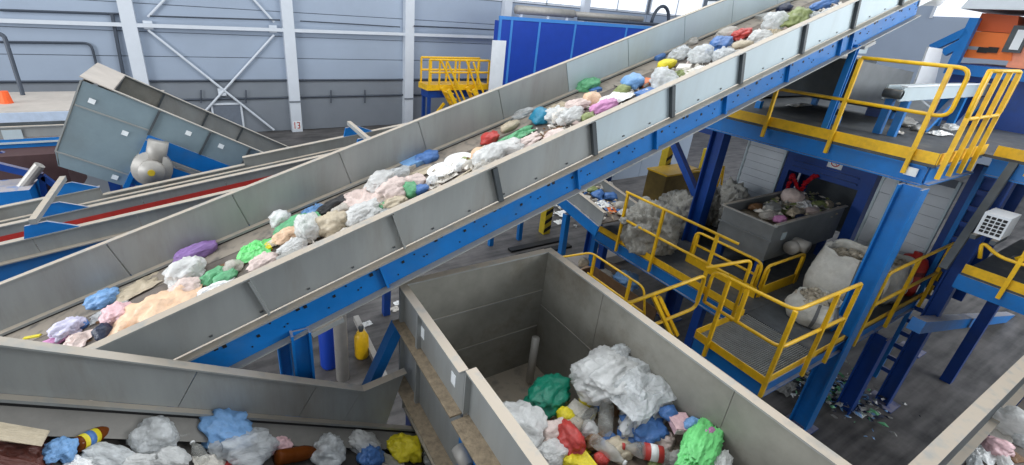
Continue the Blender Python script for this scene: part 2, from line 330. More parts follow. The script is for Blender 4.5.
# ------------------------------------------------------------------ front conveyor (falls to the right)
RF = Ramp(0, 3.237, -.5993); FY = 3.2; FN = .75
fc = thing('front_conveyor', 'grey steep conveyor at the lower left, littered with bottles', 'conveyor', (0, 2, 0))
ua, ub = RF.ux(-2.6), RF.ux(.854)
js = [ua, RF.ux(-1.5), RF.ux(-.35), RF.ux(.47), ub]
for i in range(4): rbox(RF, js[i]+.003, js[i+1]-.003, FY, FY+.012, -.36, 0).build('side_panel', 'steel', fc)
bend = RF.p(ub, FY, 0); z1 = 2.775
MB().prism([bend, (1.27, FY, z1), RF.p(RF.ux(1.27), FY, -.4), RF.p(ub, FY, -.36)], (0, .012, 0)).build('side_panel', 'steel', fc)
rbox(RF, ua, ub, FY-.05, FY+.03, 0, .014).build('rim_flange', 'steel', fc)
MB().hexa([bend+V((0, -.05, 0)), V((1.27, FY-.05, z1)), V((1.27, FY+.03, z1)), bend+V((0, .03, 0)), bend+V((0, -.05, .016)), V((1.27, FY-.05, z1+.016)), V((1.27, FY+.03, z1+.016)), bend+V((0, .03, .016))]).build('rim_flange', 'steel', fc)
uc = RF.ux(1.9)
rbox(RF, ua, uc, FY-.05, FY, -.385, -.362).build('inner_lip', 'steel', fc)
rbox(RF, ua, uc, FY-.045, FY-.02, -.41, -.385).build('lip_strip', 'black', fc)
strip(RF, [(FY-.03, -.41), (FY-.22, -.46)], uc, ua, 'skirt', 'skirt_grey', fc)
rbox(RF, ua, uc, FN+.1, FY-.08, -.54, -.515).build('belt', 'belt_d', fc)
rbox(RF, ua, RF.ux(.9), FN, FN+.012, -.5, 0).build('side_panel', 'steel', fc)
rbox(RF, ua, uc, FY, FY+.02, -.75, -.4).build('girder', 'blue_d', fc); rbox(RF, ua, uc, FN-.02, FN, -.75, -.4).build('girder', 'blue_d', fc)
for x in (-1.6, .9):
    for y in (FY+.02-.06, FN+.0): MB().bar((x, y, 0), RF.p(RF.ux(x), y, -.72), .12, .12).build('leg', 'blue_d', fc)

# ------------------------------------------------------------------ feed hopper
HX0, HX1, HYB, HYJ, HYF, HZ = 1.33, 3.05, 3.43, 2.19, -.4, 3.6
hp = thing('feed_hopper', 'large open grey steel hopper filled with plastic waste', 'hopper', (2.2, 1.5, 0))
T = .014
def wallp(a, b, name='side_panel', m='steel'): return box(a, b).build(name, m, hp)
wallp((HX0, HYB-T, 2.05), (HX1, HYB, HZ), m='steel_in')
ys = [HYB-T, 2.55, 1.2, 0, HYF]
for i in range(4): wallp((HX1-T, ys[i+1]+.003, 2.05), (HX1, ys[i]-.003, HZ), m='steel_in')
wallp((HX0, HYJ+.003, 2.54), (HX0+T, HYB-T, HZ)); wallp((HX0+.05, HYF, 2.05), (HX0+.05+T, HYJ-.003, HZ), m='steel')
wallp((HX0, HYJ-.02, 3.2), (HX0+.06, HYJ, HZ), 'joint_plate')
wallp((HX0+T, HYF, 2.02), (HX1-T, HYB-T, 2.05), 'hopper_floor', 'steel_in')
for a, b in (((HX0-.05, HYJ, HZ), (HX0+.03, HYB+.04, HZ+.016)), ((HX0, HYF, HZ), (HX0+.09, HYJ-.004, HZ+.016)), ((HX1-.03, HYF, HZ), (HX1+.06, HYB+.04, HZ+.016)), ((HX0+.03, HYB-.03, HZ), (HX1-.03, HYB+.05, HZ+.016))):
    box(a, b).build('rim_flange', 'steel', hp)
for a, b in (((HX0-.1, HYJ-.0, 3.19), (HX0, HYB+.02, 3.205)), ((HX0-.13, HYJ-.1, 2.535), (HX0+.02, HYB+.02, 2.55)), ((HX0-.1, HYF, 3.165), (HX0+.05, HYJ-.02, 3.18))):
    box(a, b).build('stiffener', 'dirt', hp)
for y in (HYB-.02, 3.0): box((HX0-.04, y-.02, 2.55), (HX0, y+.02, 3.58)).build('corner_post', 'steel', hp)
for z in (3.1, 2.6): box((HX0+.02, HYB-T-.006, z), (HX1-.02, HYB-T, z+.012)).build('weld_seam', 'steel', hp); 
for z in (2.9,): box((HX1-T-.006, HYF, z), (HX1-T, HYB-.02, z+.01)).build('weld_seam', 'steel', hp)
for y in (2.95, 2.72, 2.35, 1.95): 
    q = (HX0-.006, y, 3.4); box((HX0-.004, y-.035, 3.34), (HX0, y+.035, 3.45)).build('label_plate', 'plate', hp) if y in (2.95, 2.35) else None
MB().tube([(2.78, 3.12, 2.1), (2.78, 3.12, 2.72)], .045, 10).build('inner_post', 'pipe', hp, True)
wallp((HX0-.02, 1.0, 2.2), (HX0+.05, HYJ-.02, 3.165), 'frame_plate', 'blue')
MB().tube([(HX0-.06, 2.05, 2.95), (HX0-.06, .9, 2.75)], .035, 10).build('hydraulic_cylinder', 'pipe', hp, True)
MB().tube([(HX0-.06, 2.1, 2.96), (HX0-.06, 1.95, 2.935)], .06, 10).build('cylinder_eye', 'pipe', hp, True)
for x in (HX0+.1, HX1-.08):
    for y in (HYB-.1, 1.2): MB().bar((x, y, 0), (x, y, 2.02), .14, .14).build('leg', 'blue_d', hp)
MB().bar((.35, 3.43, 1.1), (1.29, 3.45, 3.15), .1, .12, (0, 1, 0)).build('brace', 'blue', hp)

# ------------------------------------------------------------------ conveyor at the lower right
rc = thing('corner_conveyor', 'dark belt conveyor cut off by the lower right corner', 'conveyor', (6, 0, 0))
ZC = 3.0
box((4.1, .3, 2.5), (9.4, .312, ZC)).build('side_panel', 'dark', rc); box((4.1, .3, ZC), (9.4, .41, ZC+.016)).build('rim_flange', 'steel', rc)
box((4.1, .24, 2.63), (9.4, .3, 2.65)).build('inner_lip', 'steel', rc)
box((4.1, -1.2, 2.5), (9.4, .24, 2.53)).build('belt', 'belt', rc); box((4.1, -1.26, 2.5), (9.4, -1.2, ZC)).build('side_panel', 'steel_l', rc)
box((4.1, .33, 2.2), (9.4, .36, 2.55)).build('girder', 'blue_d', rc)
for x in (4.4, 9.0):
    for y in (.2, -1.1): MB().bar((x, y, 0), (x, y, 2.5), .14, .14).build('leg', 'blue_d', rc)

# ------------------------------------------------------------------ twin conveyor behind
RB = Ramp(0, 6-.377*6.4, .144); B1, B2, B3 = 6.4, 7.0, 7.74
bc = thing('twin_conveyor', 'grey twin trough conveyor with red stripe, behind the rising belt', 'conveyor', (-1, 7, 0))
def bw(x0, x1, y, n0, n1, m='steel'): return rbox(RB, RB.ux(x0), RB.ux(x1), y, y+.012, n0, n1).build('side_panel', m, bc)
for x in range(-5, 4): bw(x*1.0+.004, x+.996, B1, -.2, 0, 'steel'); bw(x+.004, x+.996, B2, -.32, 0)
bw(-5, -1.55, B3, -.26, 0); bw(-1.55, .3, B3, -.3, -.12); bw(.3, 3.9, B3, -.3, 0)
for y, n, xa, xb in ((B1, 0, -5, 4), (B2, 0, -5, 4), (B3, 0, -5, -1.55), (B3, -.12, -1.55, .3), (B3, 0, .3, 3.9)):
    rbox(RB, RB.ux(xa), RB.ux(xb), y-.04, y+.05, n, n+.014).build('rim_flange', 'steel', bc)
for dy, n in ((-.12, -.15), (-.22, -.19)): rbox(RB, RB.ux(-5), RB.ux(4), B3+dy-.03, B3+dy+.03, n, n+.012).build('inner_lip', 'steel', bc)
rbox(RB, RB.ux(-5), RB.ux(4), B2-.008, B2, -.19, -.12).build('red_stripe', 'red', bc)
rbox(RB, RB.ux(-5), RB.ux(4), B1, B3, -.36, -.34).build('belt', 'belt', bc)
rbox(RB, RB.ux(-5), RB.ux(4), B1-.08, B1, -.215, -.2).build('girder_flange', 'steel', bc)
rbox(RB, RB.ux(-5), RB.ux(4), B1-.01, B1+.01, -.62, -.215).build('girder', 'blue', bc); rbox(RB, RB.ux(-5), RB.ux(4), B3, B3+.02, -.72, -.34).build('girder', 'blue', bc)
for x in (-1.9, 2.05):
    u = RB.ux(x)
    for y in (B1, B2, B3):
        MB().prism([RB.p(u-.16, y-.03, .01), RB.p(u+.36, y-.03, .01), RB.p(u+.1, y-.03, .16), RB.p(u-.1, y-.03, .16)], (0, .03, 0)).build('bracket_plate', 'blue', bc)
    MB().bar(RB.p(u, B1-.06, .2), RB.p(u, B3+.1, .2), .065, .065).build('cross_bar', 'steel', bc)
for x in (-4, -1.2, 2.6):
    for y in (B1+.06, B3-.06): MB().bar((x, y, 0), RB.p(RB.ux(x), y, -.72), .14, .14).build('leg', 'blue_d', bc)

# ------------------------------------------------------------------ tilted chute conveyor
RC = Ramp(0, 6-.2534*8.4, -.584); C1, C2 = 8.4, 9.85
cc = thing('tilted_chute', 'tilted blue-grey steel chute with tall boxed upper end', 'chute', (-.6, 9, 0))
def cx(px, py): q = on(px, py, 1, C1) - RC.o; return q.dot(RC.U), q.dot(RC.N)
ul, _ = cx(81, 80); um = cx(160, 110)[0]; ue = RC.ux(1.6)
_, nb = cx(126, 187); _, nw = cx(128, 175); _, n1 = cx(150, 125)
# tall boxed end: three welded sheets
_, nj = cx(120, 109)
P1 = lambda *pp: [on(x, y, 1, C1) for x, y in pp]
for poly in (((81, 80), (161, 110.5), (152, 131), (74.5, 104)), ((74, 105), (151.5, 132), (129, 174.5), (55.5, 150.5)), ((55, 151.5), (128.5, 175.5), (126.5, 187), (58, 166))):
    MB().prism(P1(*poly), (0, .012, 0)).build('side_sheet', 'chute', cc)
for p, q in (((74.5, 104.5), (152, 131.5)), ((55, 151), (129, 175)), ((160.5, 110.5), (129, 175)), ((81, 80), (55.5, 151))):
    MB().bar(P1(p)[0], P1(q)[0], .02, .025, (0, 1, 0)).build('weld_seam', 'steel', cc)
js = [um, cx(211, 131)[0], cx(250, 148)[0], ue]
for i in range(3):
    rbox(RC, js[i]+.004, js[i+1]-.004, C1-.012, C1, -.42, 0).build('side_sheet', 'chute', cc)
    rbox(RC, js[i]-.015, js[i]+.015, C1-.05, C1-.012, -.42, -.01).build('rib', 'dark', cc)
    rbox(RC, js[i]+.004, js[i+1]-.004, C2, C2+.012, -.42, 0).build('side_sheet', 'steel', cc)
    rbox(RC, js[i]-.015, js[i]+.015, C2-.03, C2, -.42, -.01).build('rib', 'dark', cc)
rbox(RC, ul+.1, um, C2, C2+.012, -.9, 0).build('side_sheet', 'steel_in', cc)
MB().prism(P1((81.5, 80.5), (56.2, 151), (58.6, 165.5), (59.6, 165.5), (57.2, 151), (82.5, 81)), (0, C2-C1, 0)).build('end_sheet', 'steel_in', cc)
rbox(RC, ul-.03, ul+.36, C1-.03, C2+.03, 0, .015).build('top_cover', 'slab', cc)
rbox(RC, ul+.36, ul+.372, C1+.03, C2-.02, -.8, 0).build('inner_flap', 'dark', cc)
for y in (C1, C2): rbox(RC, ul+.36, ue, y-.035, y+.035, 0, .014).build('rim_flange', 'steel', cc)
rbox(RC, um, ue, C1+.02, C2-.02, -.5, -.47).build('belt', 'belt', cc)
rbox(RC, um, ue, C1-.03, C1+.01, -.68, -.42).build('girder', 'blue', cc)
rbox(RC, um, um+1.2, C1-.06, C1+.0, -.74, -.69).build('girder_flange', 'steel', cc)
rbox(RC, um-.0, um+.07, C1-.1, C1, nb, -.5).build('end_stiffener', 'blue', cc)
def lab(px, py): u, n = cx(px, py); rbox(RC, u-.04, u+.04, C1-.018, C1-.012, n-.035, n+.035).build('label_plate', 'plate', cc)
for p in ((92, 101), (125, 133), (115, 177), (188.5, 133), (221, 146)): lab(*p)
# gear motor
gm = cx(153, 166); gp = RC.p(gm[0], C1, gm[1])
mo = MB().tube([gp+V((0, 0, 0)), gp+V((0, -.2, 0))], .27, 20).build('gear_housing', 'pipe', cc, True)
MB().tube([gp+V((0, -.2, 0)), gp+V((0, -.34, 0))], .17, 18).build('motor_cap', 'pipe', mo, True)
MB().tube([gp+V((0, -.34, 0)), gp+V((0, -.36, 0))], .05, 10).build('shaft_end', 'hazard_y', mo)
MB().tube([gp+V((.05, -.1, .1)), gp+V((.15, -.1, .42))], .14, 14).build('motor_body', 'pipe', mo, True)
rbox(RC, um+.05, um+.75, C1-.05, C1-.03, nb+.1, -.78).build('motor_mount', 'blue', cc)
for x, y in ((-1.5, C1+.1), (-1.5, C2-.1), (.2, C1+.1), (.2, C2-.1)): MB().bar((x, y, 0), (x, y, RC.p(RC.ux(x), 0, -.7).z-(.0 if x > 0 else .9)), .14, .14).build('leg', 'blue_d', cc)

# ------------------------------------------------------------------ far left: level conveyor, low dusty roof
LY = 11.5
lc = thing('level_conveyor', 'level grey conveyor with blue girder at the far left', 'conveyor', (-3.5, LY, 0))
zt = on(30, 127, 1, LY).z; zb = on(30, 137, 1, LY).z; zg = on(30, 148, 1, LY).z; x1 = on(60, 130, 1, LY).x+.3
box((-6, LY, zb-.0), (x1, LY+.012, zt)).build('side_panel', 'steel', lc); box((-6, LY-.03, zt), (x1, LY+.05, zt+.02)).build('rim_flange', 'steel', lc)
box((-6, LY+1.0, zb), (x1, LY+1.012, zt-.12)).build('side_panel', 'dark', lc); box((-6, LY+.0, zb-.1), (x1, LY+1.0, zb-.06)).build('belt', 'belt', lc)
box((-6, LY-.02, zg), (x1, LY, zb-.02)).build('girder', 'blue', lc); box((-6, LY-.08, zg-.02), (x1, LY, zg)).build('girder_flange', 'steel', lc); box((-6, LY-.06, (zb+zg)/2), (x1, LY-.02, (zb+zg)/2+.03)).build('girder_flange', 'steel_l', lc)
q = on(14, 138, 1, LY-.01); box(q+V((-.14, -.02, -.02)), q+V((.14, 0, .16))).build('label_plate', 'steel_l', lc)
for x in (-5, -2.9): MB().bar((x, LY+.1, 0), (x, LY+.1, zg), .12, .12).build('leg', 'blue_d', lc)
a, b = on(0, 153, 1, LY-.3), on(62, 173, 1, LY-.3); MB().bar(a, b, .08, .08).build('brace', 'blue_d', lc)
a, b = on(-5, 165, 1, LY-.9), on(42, 176, 1, LY-.9); MB().bar(a, b, .1, .12).build('brace', 'blue_d', lc)
a, b = on(42, 176, 1, LY-.9), on(46, 200, 1, LY-.9); MB().bar(a, b, .09, .09).build('brace', 'blue_d', lc)
a, b = on(42, 176, 1, LY-.9), on(70, 196, 1, LY-.9); MB().bar(a, b, .09, .09).build('brace', 'blue_d', lc)
a, b = on(12, 200, 1, LY-1), on(40, 165, 1, LY-1); tag(MB().tube([a, b], .08, 12).build('air_duct', 'pipe'), 'pale slanting duct below the level conveyor at far left', 'duct')
q = on(8, 186, 1, LY-.6); tag(box(q+V((-2.5, 0, -.35)), q+V((.9, 1.2, .55))).build('machine_housing', 'maroon'), 'dark maroon machine housing under the level conveyor', 'machine')
q = on(6, 203, 1, 10.2); tag(box((q.x-1.2, 10.2, q.z-.3), (q.x+.35, 10.9, q.z+.2)).build('blue_casing', 'blue'), 'small blue casing at the left edge below the level conveyor', 'casing')
q = on(40, 111, 1, 14)
rf = thing('low_roof', 'low flat dusty roof behind the level conveyor, far left', 'roof', (-3, 15, 0))
box((-9, 14, q.z-.1), (-1.2, 16.6, q.z)).build('roof_top', 'slab', rf); box((-9, 13.96, q.z-.55), (-1.2, 14, q.z-.02)).build('fascia', 'roofblue', rf)
box((-9, 14.1, 0), (-1.3, 16.5, q.z-.1)).build('room_body', 'wallL', rf)
vb = on(23, 95, 2, q.z); tag(MB().tube(fillet([vb, vb+V((0, 0, 1.45)), vb+V((-.14, 0, 1.52))], .1), .05, 8).build('vent_post', 'cable'), 'dark bent post standing on the dusty flat roof', 'post')
qq = on(5, 98, 2, q.z+.12); MB().lathe([(.13, 0), (.09, .28)], 12, Matrix.Translation((qq.x, qq.y, q.z))).build('orange_bucket', 'traffic'); o = bpy.data.objects['orange_bucket']; tag(o, 'small orange bucket on the dusty flat roof', 'bucket')

# ------------------------------------------------------------------ railing helper
def railing(name, label, lines, posts, kick=None, r=.024, m='yellow', group='yellow railings'):
    """lines: list of polylines; posts: list of (foot, top)."""
    allp = [V(p) for l in lines for p in l]; c = sum(allp, V((0, 0, 0)))/len(allp)
    t = thing(name, label, 'railing', (c.x, c.y, min(V(p[0]).z for p in posts)), group)
    for l in lines: MB().tube(fillet(l, .12), r, 8).build('rail', m, t, True)
    for a, b in posts: MB().bar(a, b, .045, .045, (1, 0, 0)).build('post', m, t)
    for k in (kick or []): MB().hexa(k).build('kick_plate', m, t)
    return t
def kickx(x0, x1, y, z, h=.14, t=.012): return [V(p) for p in ((x0, y, z), (x1, y, z), (x1, y+t, z), (x0, y+t, z), (x0, y, z+h), (x1, y, z+h), (x1, y+t, z+h), (x0, y+t, z+h))]
def kicky(y0, y1, x, z, h=.14, t=.012): return [V(p) for p in ((x, y0, z), (x+t, y0, z), (x+t, y1, z), (x, y1, z), (x, y0, z+h), (x+t, y0, z+h), (x+t, y1, z+h), (x, y1, z+h))]

# ------------------------------------------------------------------ upper deck
DX, DY, DZ = 7.95, 1.95, 4.6
ud = thing('upper_deck', 'high steel working deck on blue beams at the right', 'platform', (11, 4, 0))
box((DX, DY, DZ-.04), (17, 9.5, DZ)).build('deck_plate', 'deck', ud); box((9.75, -2, DZ-.04), (17, DY-.005, DZ)).build('deck_plate', 'deck', ud)
def chan(a, b, h=.26, m='blue'):
    a, b = V(a), V(b); mm = MB(); ibeam(mm, a-V((0, 0, h/2)), b-V((0, 0, h/2)), .12, h, .018, (0, 0, 1)); return mm.build('edge_beam', m, ud)
chan((DX+.06, DY+.06, DZ-.045), (DX+.06, 9.5, DZ-.045)); chan((DX+.13, DY+.06, DZ-.045), (9.75, DY+.06, DZ-.045)); chan((9.82, -2, DZ-.045), (9.82, DY-.1, DZ-.045)); 
for y in (3.2, 4.6, 6, 7.4, 8.8): chan((DX+.2, y, DZ-.05), (16.9, y, DZ-.05), .22, 'blue_d')
for k in (kicky(DY, 9.0, DX-.015, DZ, .15), kickx(DX, 9.7, DY-.015, DZ, .15), kicky(-1.8, DY-.1, 9.74, DZ, .15)): MB().hexa(k).build('kick_plate', 'yellow', ud)
for x, y in ((7.87, 2.03), (8.3, 5.05), (8.3, 7.7), (9.87, 1.62), (12.3, 2.03), (12.3, 5.05), (9.9, .3)):
    c = MB(); sz_ = .26 if x < 8 or y > 4 else .19; ibeam(c, (x, y, 0), (x, y, DZ-.31), sz_*.92, sz_, .025, (0, 1, 0)); p = c.build('post', 'blue' if x < 8 else 'blue_d', ud)
    box((x-.2, y-.2, 0), (x+.2, y+.2, .025)).build('base_plate', 'blue_d', p)
MB().bar((8.3, 7.6, 4.22), (8.3, 5.15, 4.22), .14, .16).build('tie_beam', 'blue_d', ud)
MB().bar((8.3, 6.35, 4.15), (8.3, 5.2, 2.9), .13, .13).build('knee_brace', 'blue_d', ud)
MB().bar((8.3, 7.65, 3.0), (8.3, 6.6, 4.15), .13, .13).build('knee_brace', 'blue_d', ud)
q = on(911, 171, 0, DX-.01); box(q+V((-.02, -.07, -.06)), q+V((0, .06, .05))).build('label_plate', 'plate', ud)
# its railings
PX = DX-.07
def pst(y, zt=5.77): return ((PX, y, 4.42), (PX, y, zt))
railing('deck_railing', 'yellow railing along the edge of the high deck, below the orange machine', [[(PX, 3.14, 5.78), (PX, 2.02, 5.78), (PX, 2.02, 5.2), (PX, 4.2, 5.2)]], [pst(3.14), pst(2.2), ((PX, 4.1, 4.42), (PX, 4.1, 5.2))])
PY = DY-.06
railing('gate_railing', 'pale yellow barred railing across the end of the high deck', [[(7.98, PY, 5.77), (9.2, PY, 5.77), (9.2, PY, 5.2), (7.98, PY, 5.2), (7.98, PY, 5.77)]], [((x, PY, 4.42), (x, PY, 5.77)) for x in (8.02, 8.4, 8.78, 9.15)])
railing('deck_railing', 'yellow railing of the high deck at the far right edge', [[(9.7, 1.7, 5.2), (9.7, 1.7, 5.77), (9.7, -1.5, 5.77)], [(9.7, 1.7, 5.2), (9.7, -1.5, 5.2)]], [((9.7, y, 4.42), (9.7, y, 5.77)) for y in (1.45, .2, -1)])

# ------------------------------------------------------------------ lower platform
PZ = 1.9; EX = 6.85
lp = thing('lower_platform', 'low grey steel platform with blue beams and a grating corner', 'platform', (8, 3.5, 0))
box((EX, 3.0, PZ-.04), (11.2, 6.3, PZ)).build('deck_plate', 'deck', lp); box((6.95, 1.95, PZ-.04), (10.62, 2.995, PZ)).build('deck_plate', 'deck', lp)
mm = MB()
for i in range(36): y = 2.0+i*.0275; mm.box((5.72, y, PZ-.03), (6.94, y+.008, PZ))
for i in range(9): x = 5.8+i*.14; mm.box((x, 1.99, PZ-.02), (x+.006, 2.98, PZ-.006))
mm.build('grating', 'grate', lp)['kind'] = 'stuff'
def chan2(a, b, h=.24, m='blue'):
    a, b = V(a), V(b); mm = MB(); ibeam(mm, a-V((0, 0, h/2)), b-V((0, 0, h/2)), .1, h, .016, (0, 0, 1)); return mm.build('edge_beam', m, lp)
chan2((EX+.03, 3.05, PZ-.045), (EX+.03, 6.3, PZ-.045)); chan2((5.72, 1.99, PZ-.045), (5.72, 3.0, PZ-.045)); chan2((5.78, 2.0, PZ-.045), (10.6, 2.0, PZ-.045)); chan2((5.78, 2.97, PZ-.045), (EX, 2.97, PZ-.045))
for k in (kicky(3.0, 6.25, EX-.02, PZ-.02, .13), kicky(1.96, 2.98, 5.66, PZ-.04, .12), kickx(5.67, 7.7, 1.95, PZ-.02, .1), kickx(8.05, 10.6, 1.95, PZ-.02, .1), kickx(5.67, EX, 2.98, PZ-.02, .12)): MB().hexa(k).build('kick_plate', 'yellow', lp)
for x, y in ((EX+.1, 6.1), (EX+.1, 3.7), (5.8, 2.1), (5.8, 2.85)): MB().bar((x, y, 0), (x, y, PZ-.29), .14, .14).build('post', 'blue_d', lp)
c = MB(); ibeam(c, (9.0, 1.86, 0), (9.0, 1.86, PZ-.29), .2, .22, .025, (0, 1, 0)); c.build('post', 'blue_d', lp)
RX = 6.76; RZ = 3.0
def v2(x, y, zt=RZ, zb=1.72): return ((x, y, zb), (x, y, zt))
railing('platform_railing', 'long yellow railing receding along the low platform, beside grey sacks', [[(RX, 5.65, RZ), (RX, 3.35, RZ), ], [(RX, 5.65, 2.45), (RX, 3.35, 2.45)]], [v2(RX, y) for y in (5.6, 4.75, 3.7)])
railing('platform_railing', 'yellow railing on the left side of the grating corner', [[(5.62, 2.98, 2.5), (5.62, 2.98, RZ), (5.62, 1.93, RZ+.05), (7.15, 1.9, RZ+.05)], [(5.62, 2.98, 2.5), (5.62, 1.93, 2.5), (7.15, 1.9, 2.5)]], [v2(5.62, 2.75), v2(5.62, 1.93, RZ+.04), v2(6.55, 1.9, RZ+.05), v2(7.15, 1.9, RZ+.05), ((5.62, 2.5, 2.5), (5.62, 2.5, RZ))])
railing('platform_railing', 'yellow railing right of the thick blue post, before the white litter sacks', [[(8.02, 1.9, 2.35), (8.02, 1.9, RZ), (10.6, 1.9, RZ), (10.6, 1.9, 1.9)], [(8.02, 1.9, 2.45), (10.6, 1.9, 2.45)]], [v2(8.02, 1.9), v2(9.1, 1.9), ((10.4, 1.9, 1.75), (10.4, 1.9, RZ))])
railing('platform_railing', 'yellow railing reaching left from the grating corner toward the hopper', [[(3.95, 3.02, 2.88), (5.5, 3.0, 2.95), (5.5, 3.0, 2.42), (4.1, 3.02, 2.35)], [(5.55, 3.05, 3.02), (6.35, 2.9, 3.05), (6.35, 2.9, 2.0)]], [(on(673, 339, 1, 3.0), on(653, 296, 1, 3.0)), (on(677, 335, 1, 3.06), on(659, 297, 1, 3.06)), ((4.1, 3.02, 1.7), (4.1, 3.02, 2.9))])
railing('platform_railing', 'short low yellow railing with rounded ends around the grey bin', [[(7.5, 3.25, 2.1), (7.5, 3.25, 2.55), (7.5, 4.5, 2.55), (7.5, 4.5, 2.1)], [(7.5, 3.25, 2.3), (7.5, 4.5, 2.3)]], [((7.5, 3.3, 1.9), (7.5, 3.3, 2.5)), ((7.5, 4.45, 1.9), (7.5, 4.45, 2.5))], [kicky(3.2, 4.55, 7.48, 1.9, .2)])
railing('platform_railing', 'small yellow railing in front of the grey bin, right angled to it', [[(7.55, 3.2, 2.1), (7.55, 3.2, 2.5), (8.75, 3.2, 2.5), (8.75, 3.2, 2.1)]], [((7.62, 3.2, 1.9), (7.62, 3.2, 2.45)), ((8.7, 3.2, 1.9), (8.7, 3.2, 2.45))], [kickx(7.55, 8.8, 3.19, 1.9, .2)])
# walkway from platform to hopper with cable tray
wk = thing('hopper_walkway', 'narrow blue walkway between hopper and grating corner', 'walkway', (5, 2.7, 0))
box((4.0, 2.4, 1.5), (5.6, 3.0, 1.54)).build('deck_plate', 'deck', wk); MB().bar((4.0, 3.0, 1.42), (5.6, 3.0, 1.42), .08, .2).build('edge_beam', 'blue', wk); MB().bar((5.55, 2.3, 1.25), (5.55, 3.1, 1.25), .1, .2).build('edge_beam', 'blue', wk)
MB().hexa(kickx(4.4, 5.6, 3.02, 1.55, .14)).build('kick_plate', 'yellow', wk)
for y in (2.45, 2.95): MB().bar((4.1, y, 0), (4.1, y, 1.5), .1, .1).build('post', 'blue_d', wk)
# pit with low railing
pt = thing('waste_pit', 'rusty low waste box behind the hopper, fenced by a yellow rail', 'container', (6.0, 5.2, 0))
box((5.05, 4.2, .6), (6.5, 5.9, .63)).build('floor_plate', 'pit', pt)
for a, b in (((5.05, 5.88, .63), (6.5, 5.9, 1.25)), ((6.48, 4.2, .63), (6.5, 5.9, 1.3)), ((5.05, 4.2, .63), (5.07, 5.88, 1.0)), ((5.07, 4.2, .63), (6.48, 4.22, 1.0))): box(a, b).build('side_panel', 'pit', pt)
for x in (5.1, 6.45):
    for y in (4.25, 5.85): MB().bar((x, y, 0), (x, y, .6), .1, .1).build('leg', 'blue_d', pt)
railing('pit_railing', 'low yellow railing around the rusty waste box behind the hopper', [[(5.2, 5.6, 1.2), (5.2, 5.6, 1.9), (5.97, 5.5, 1.9), (5.97, 4.2, 1.9), (5.97, 4.0, 1.2)], [(5.97, 5.5, 1.45), (5.97, 4.1, 1.45)]], [((5.2, 5.6, .6), (5.2, 5.6, 1.85)), ((5.97, 5.4, .6), (5.97, 5.4, 1.88)), ((5.97, 4.5, .6), (5.97, 4.5, 1.88))], r=.02)
# small side conveyor feeding the sacks
class RampY:
    def __init__(s, y0, z0, tan): a = math.atan(tan); s.o = V((0, y0, z0)); s.U = V((0, math.cos(a), math.sin(a))); s.N = V((0, -math.sin(a), math.cos(a)))
    def p(s, u, x, n): return s.o+s.U*u+V((x, 0, 0))+s.N*n
    box = Ramp.box
RS = RampY(5.68, 2.42, .167); SX0, SX1 = 6.28, 7.25
sc = thing('side_conveyor', 'small conveyor of litter below the rising belt, ending at grey sacks', 'conveyor', (6.6, 7.5, 0))
for x in (SX0, SX1): RS.box(MB(), 0, 4.5, x, x+.02, -.1, .2).build('side_panel', 'steel', sc); RS.box(MB(), 0, 4.5, x-.03, x+.05, .2, .215).build('rim_flange', 'steel', sc)
RS.box(MB(), 0, 4.5, SX0+.02, SX1, -.06, -.03).build('belt', 'belt', sc)
for x in (SX0-.05, SX1+.03): RS.box(MB(), 0, 4.5, x, x+.04, -.34, -.1).build('girder', 'blue', sc)
for y in (6.6, 9.5):
    for x in (SX0, SX1): MB().bar((x, y, 0), RS.p((y-5.68)/math.cos(math.atan(.167)), x, -.4), .12, .12).build('leg', 'blue', sc)

# ------------------------------------------------------------------ under the high deck: shutters, press, bin
def shutter(x, y0, y1, z0, z1, label, dz=.17):
    t = thing('slatted_shutter', label, 'shutter', (x, (y0+y1)/2, z0), 'pale slatted panels under the high deck')
    n = int((z1-z0)/dz)
    for i in range(n):
        a = z0+i*dz; MB().prism([(x-.03, y0, a+.006), (x, y0, a+.006), (x, y0, a+dz-.006), (x-.012, y0, a+dz-.006)], (0, y1-y0, 0)).build('slat', 'shutter', t)
    box((x, y0, z0), (x+.02, y1, z1)).build('backing', 'seam', t)
    for y in (y0, y1): box((x-.05, y-.02, z0), (x+.03, y+.02, z1)).build('guide_rail', 'steel_l', t)
FX = 10.7
shutter(FX, 4.95, 5.78, 1.92, 4.25, 'pale slatted shutter panel left of the dark blue press')
shutter(FX, 2.98, 3.2, 1.92, 4.25, 'narrow pale strip panel just left of the thick blue post', .5)
shutter(FX, 2.22, 2.86, 1.92, 3.95, 'pale slatted panel just right of the thick blue post', .19)
pr = thing('baling_press', 'dark blue press with an open mouth and red garland', 'press', (FX+.6, 4.1, 1.9))
hz = on(830, 182, 0, FX).z
box((FX, 3.5, hz), (FX+.5, 4.8, 4.25)).build('header', 'blue_d', pr)
box((FX, 3.3, 1.95), (FX+.5, 3.5, 4.25)).build('jamb', 'blue_d', pr); box((FX, 4.8, 1.95), (FX+.5, 4.92, 4.25)).build('jamb', 'blue_d', pr)
box((FX+1.4, 3.3, 1.95), (FX+1.45, 4.92, 4.25)).build('back_plate', 'dark', pr); box((FX+.5, 3.3, 1.95), (FX+1.4, 3.35, 4.25)).build('side_plate', 'blue_d', pr)
q = on(836, 163, 0, FX); box(q+V((-.012, -.13, -.11)), q+V((0, .13, .11))).build('warning_label', 'plate', pr)
q2 = MB(); q2.bar(q+V((-.016, .05, .05)), q+V((-.016, -.05, -.05)), .006, .02, (1, 0, 0)); q2.tube([q+V((-.014, .07*math.cos(t), .07*math.sin(t))) for t in [i*math.pi/8 for i in range(17)]], .01, 5); q2.build('prohibition_mark', 'red', pr)
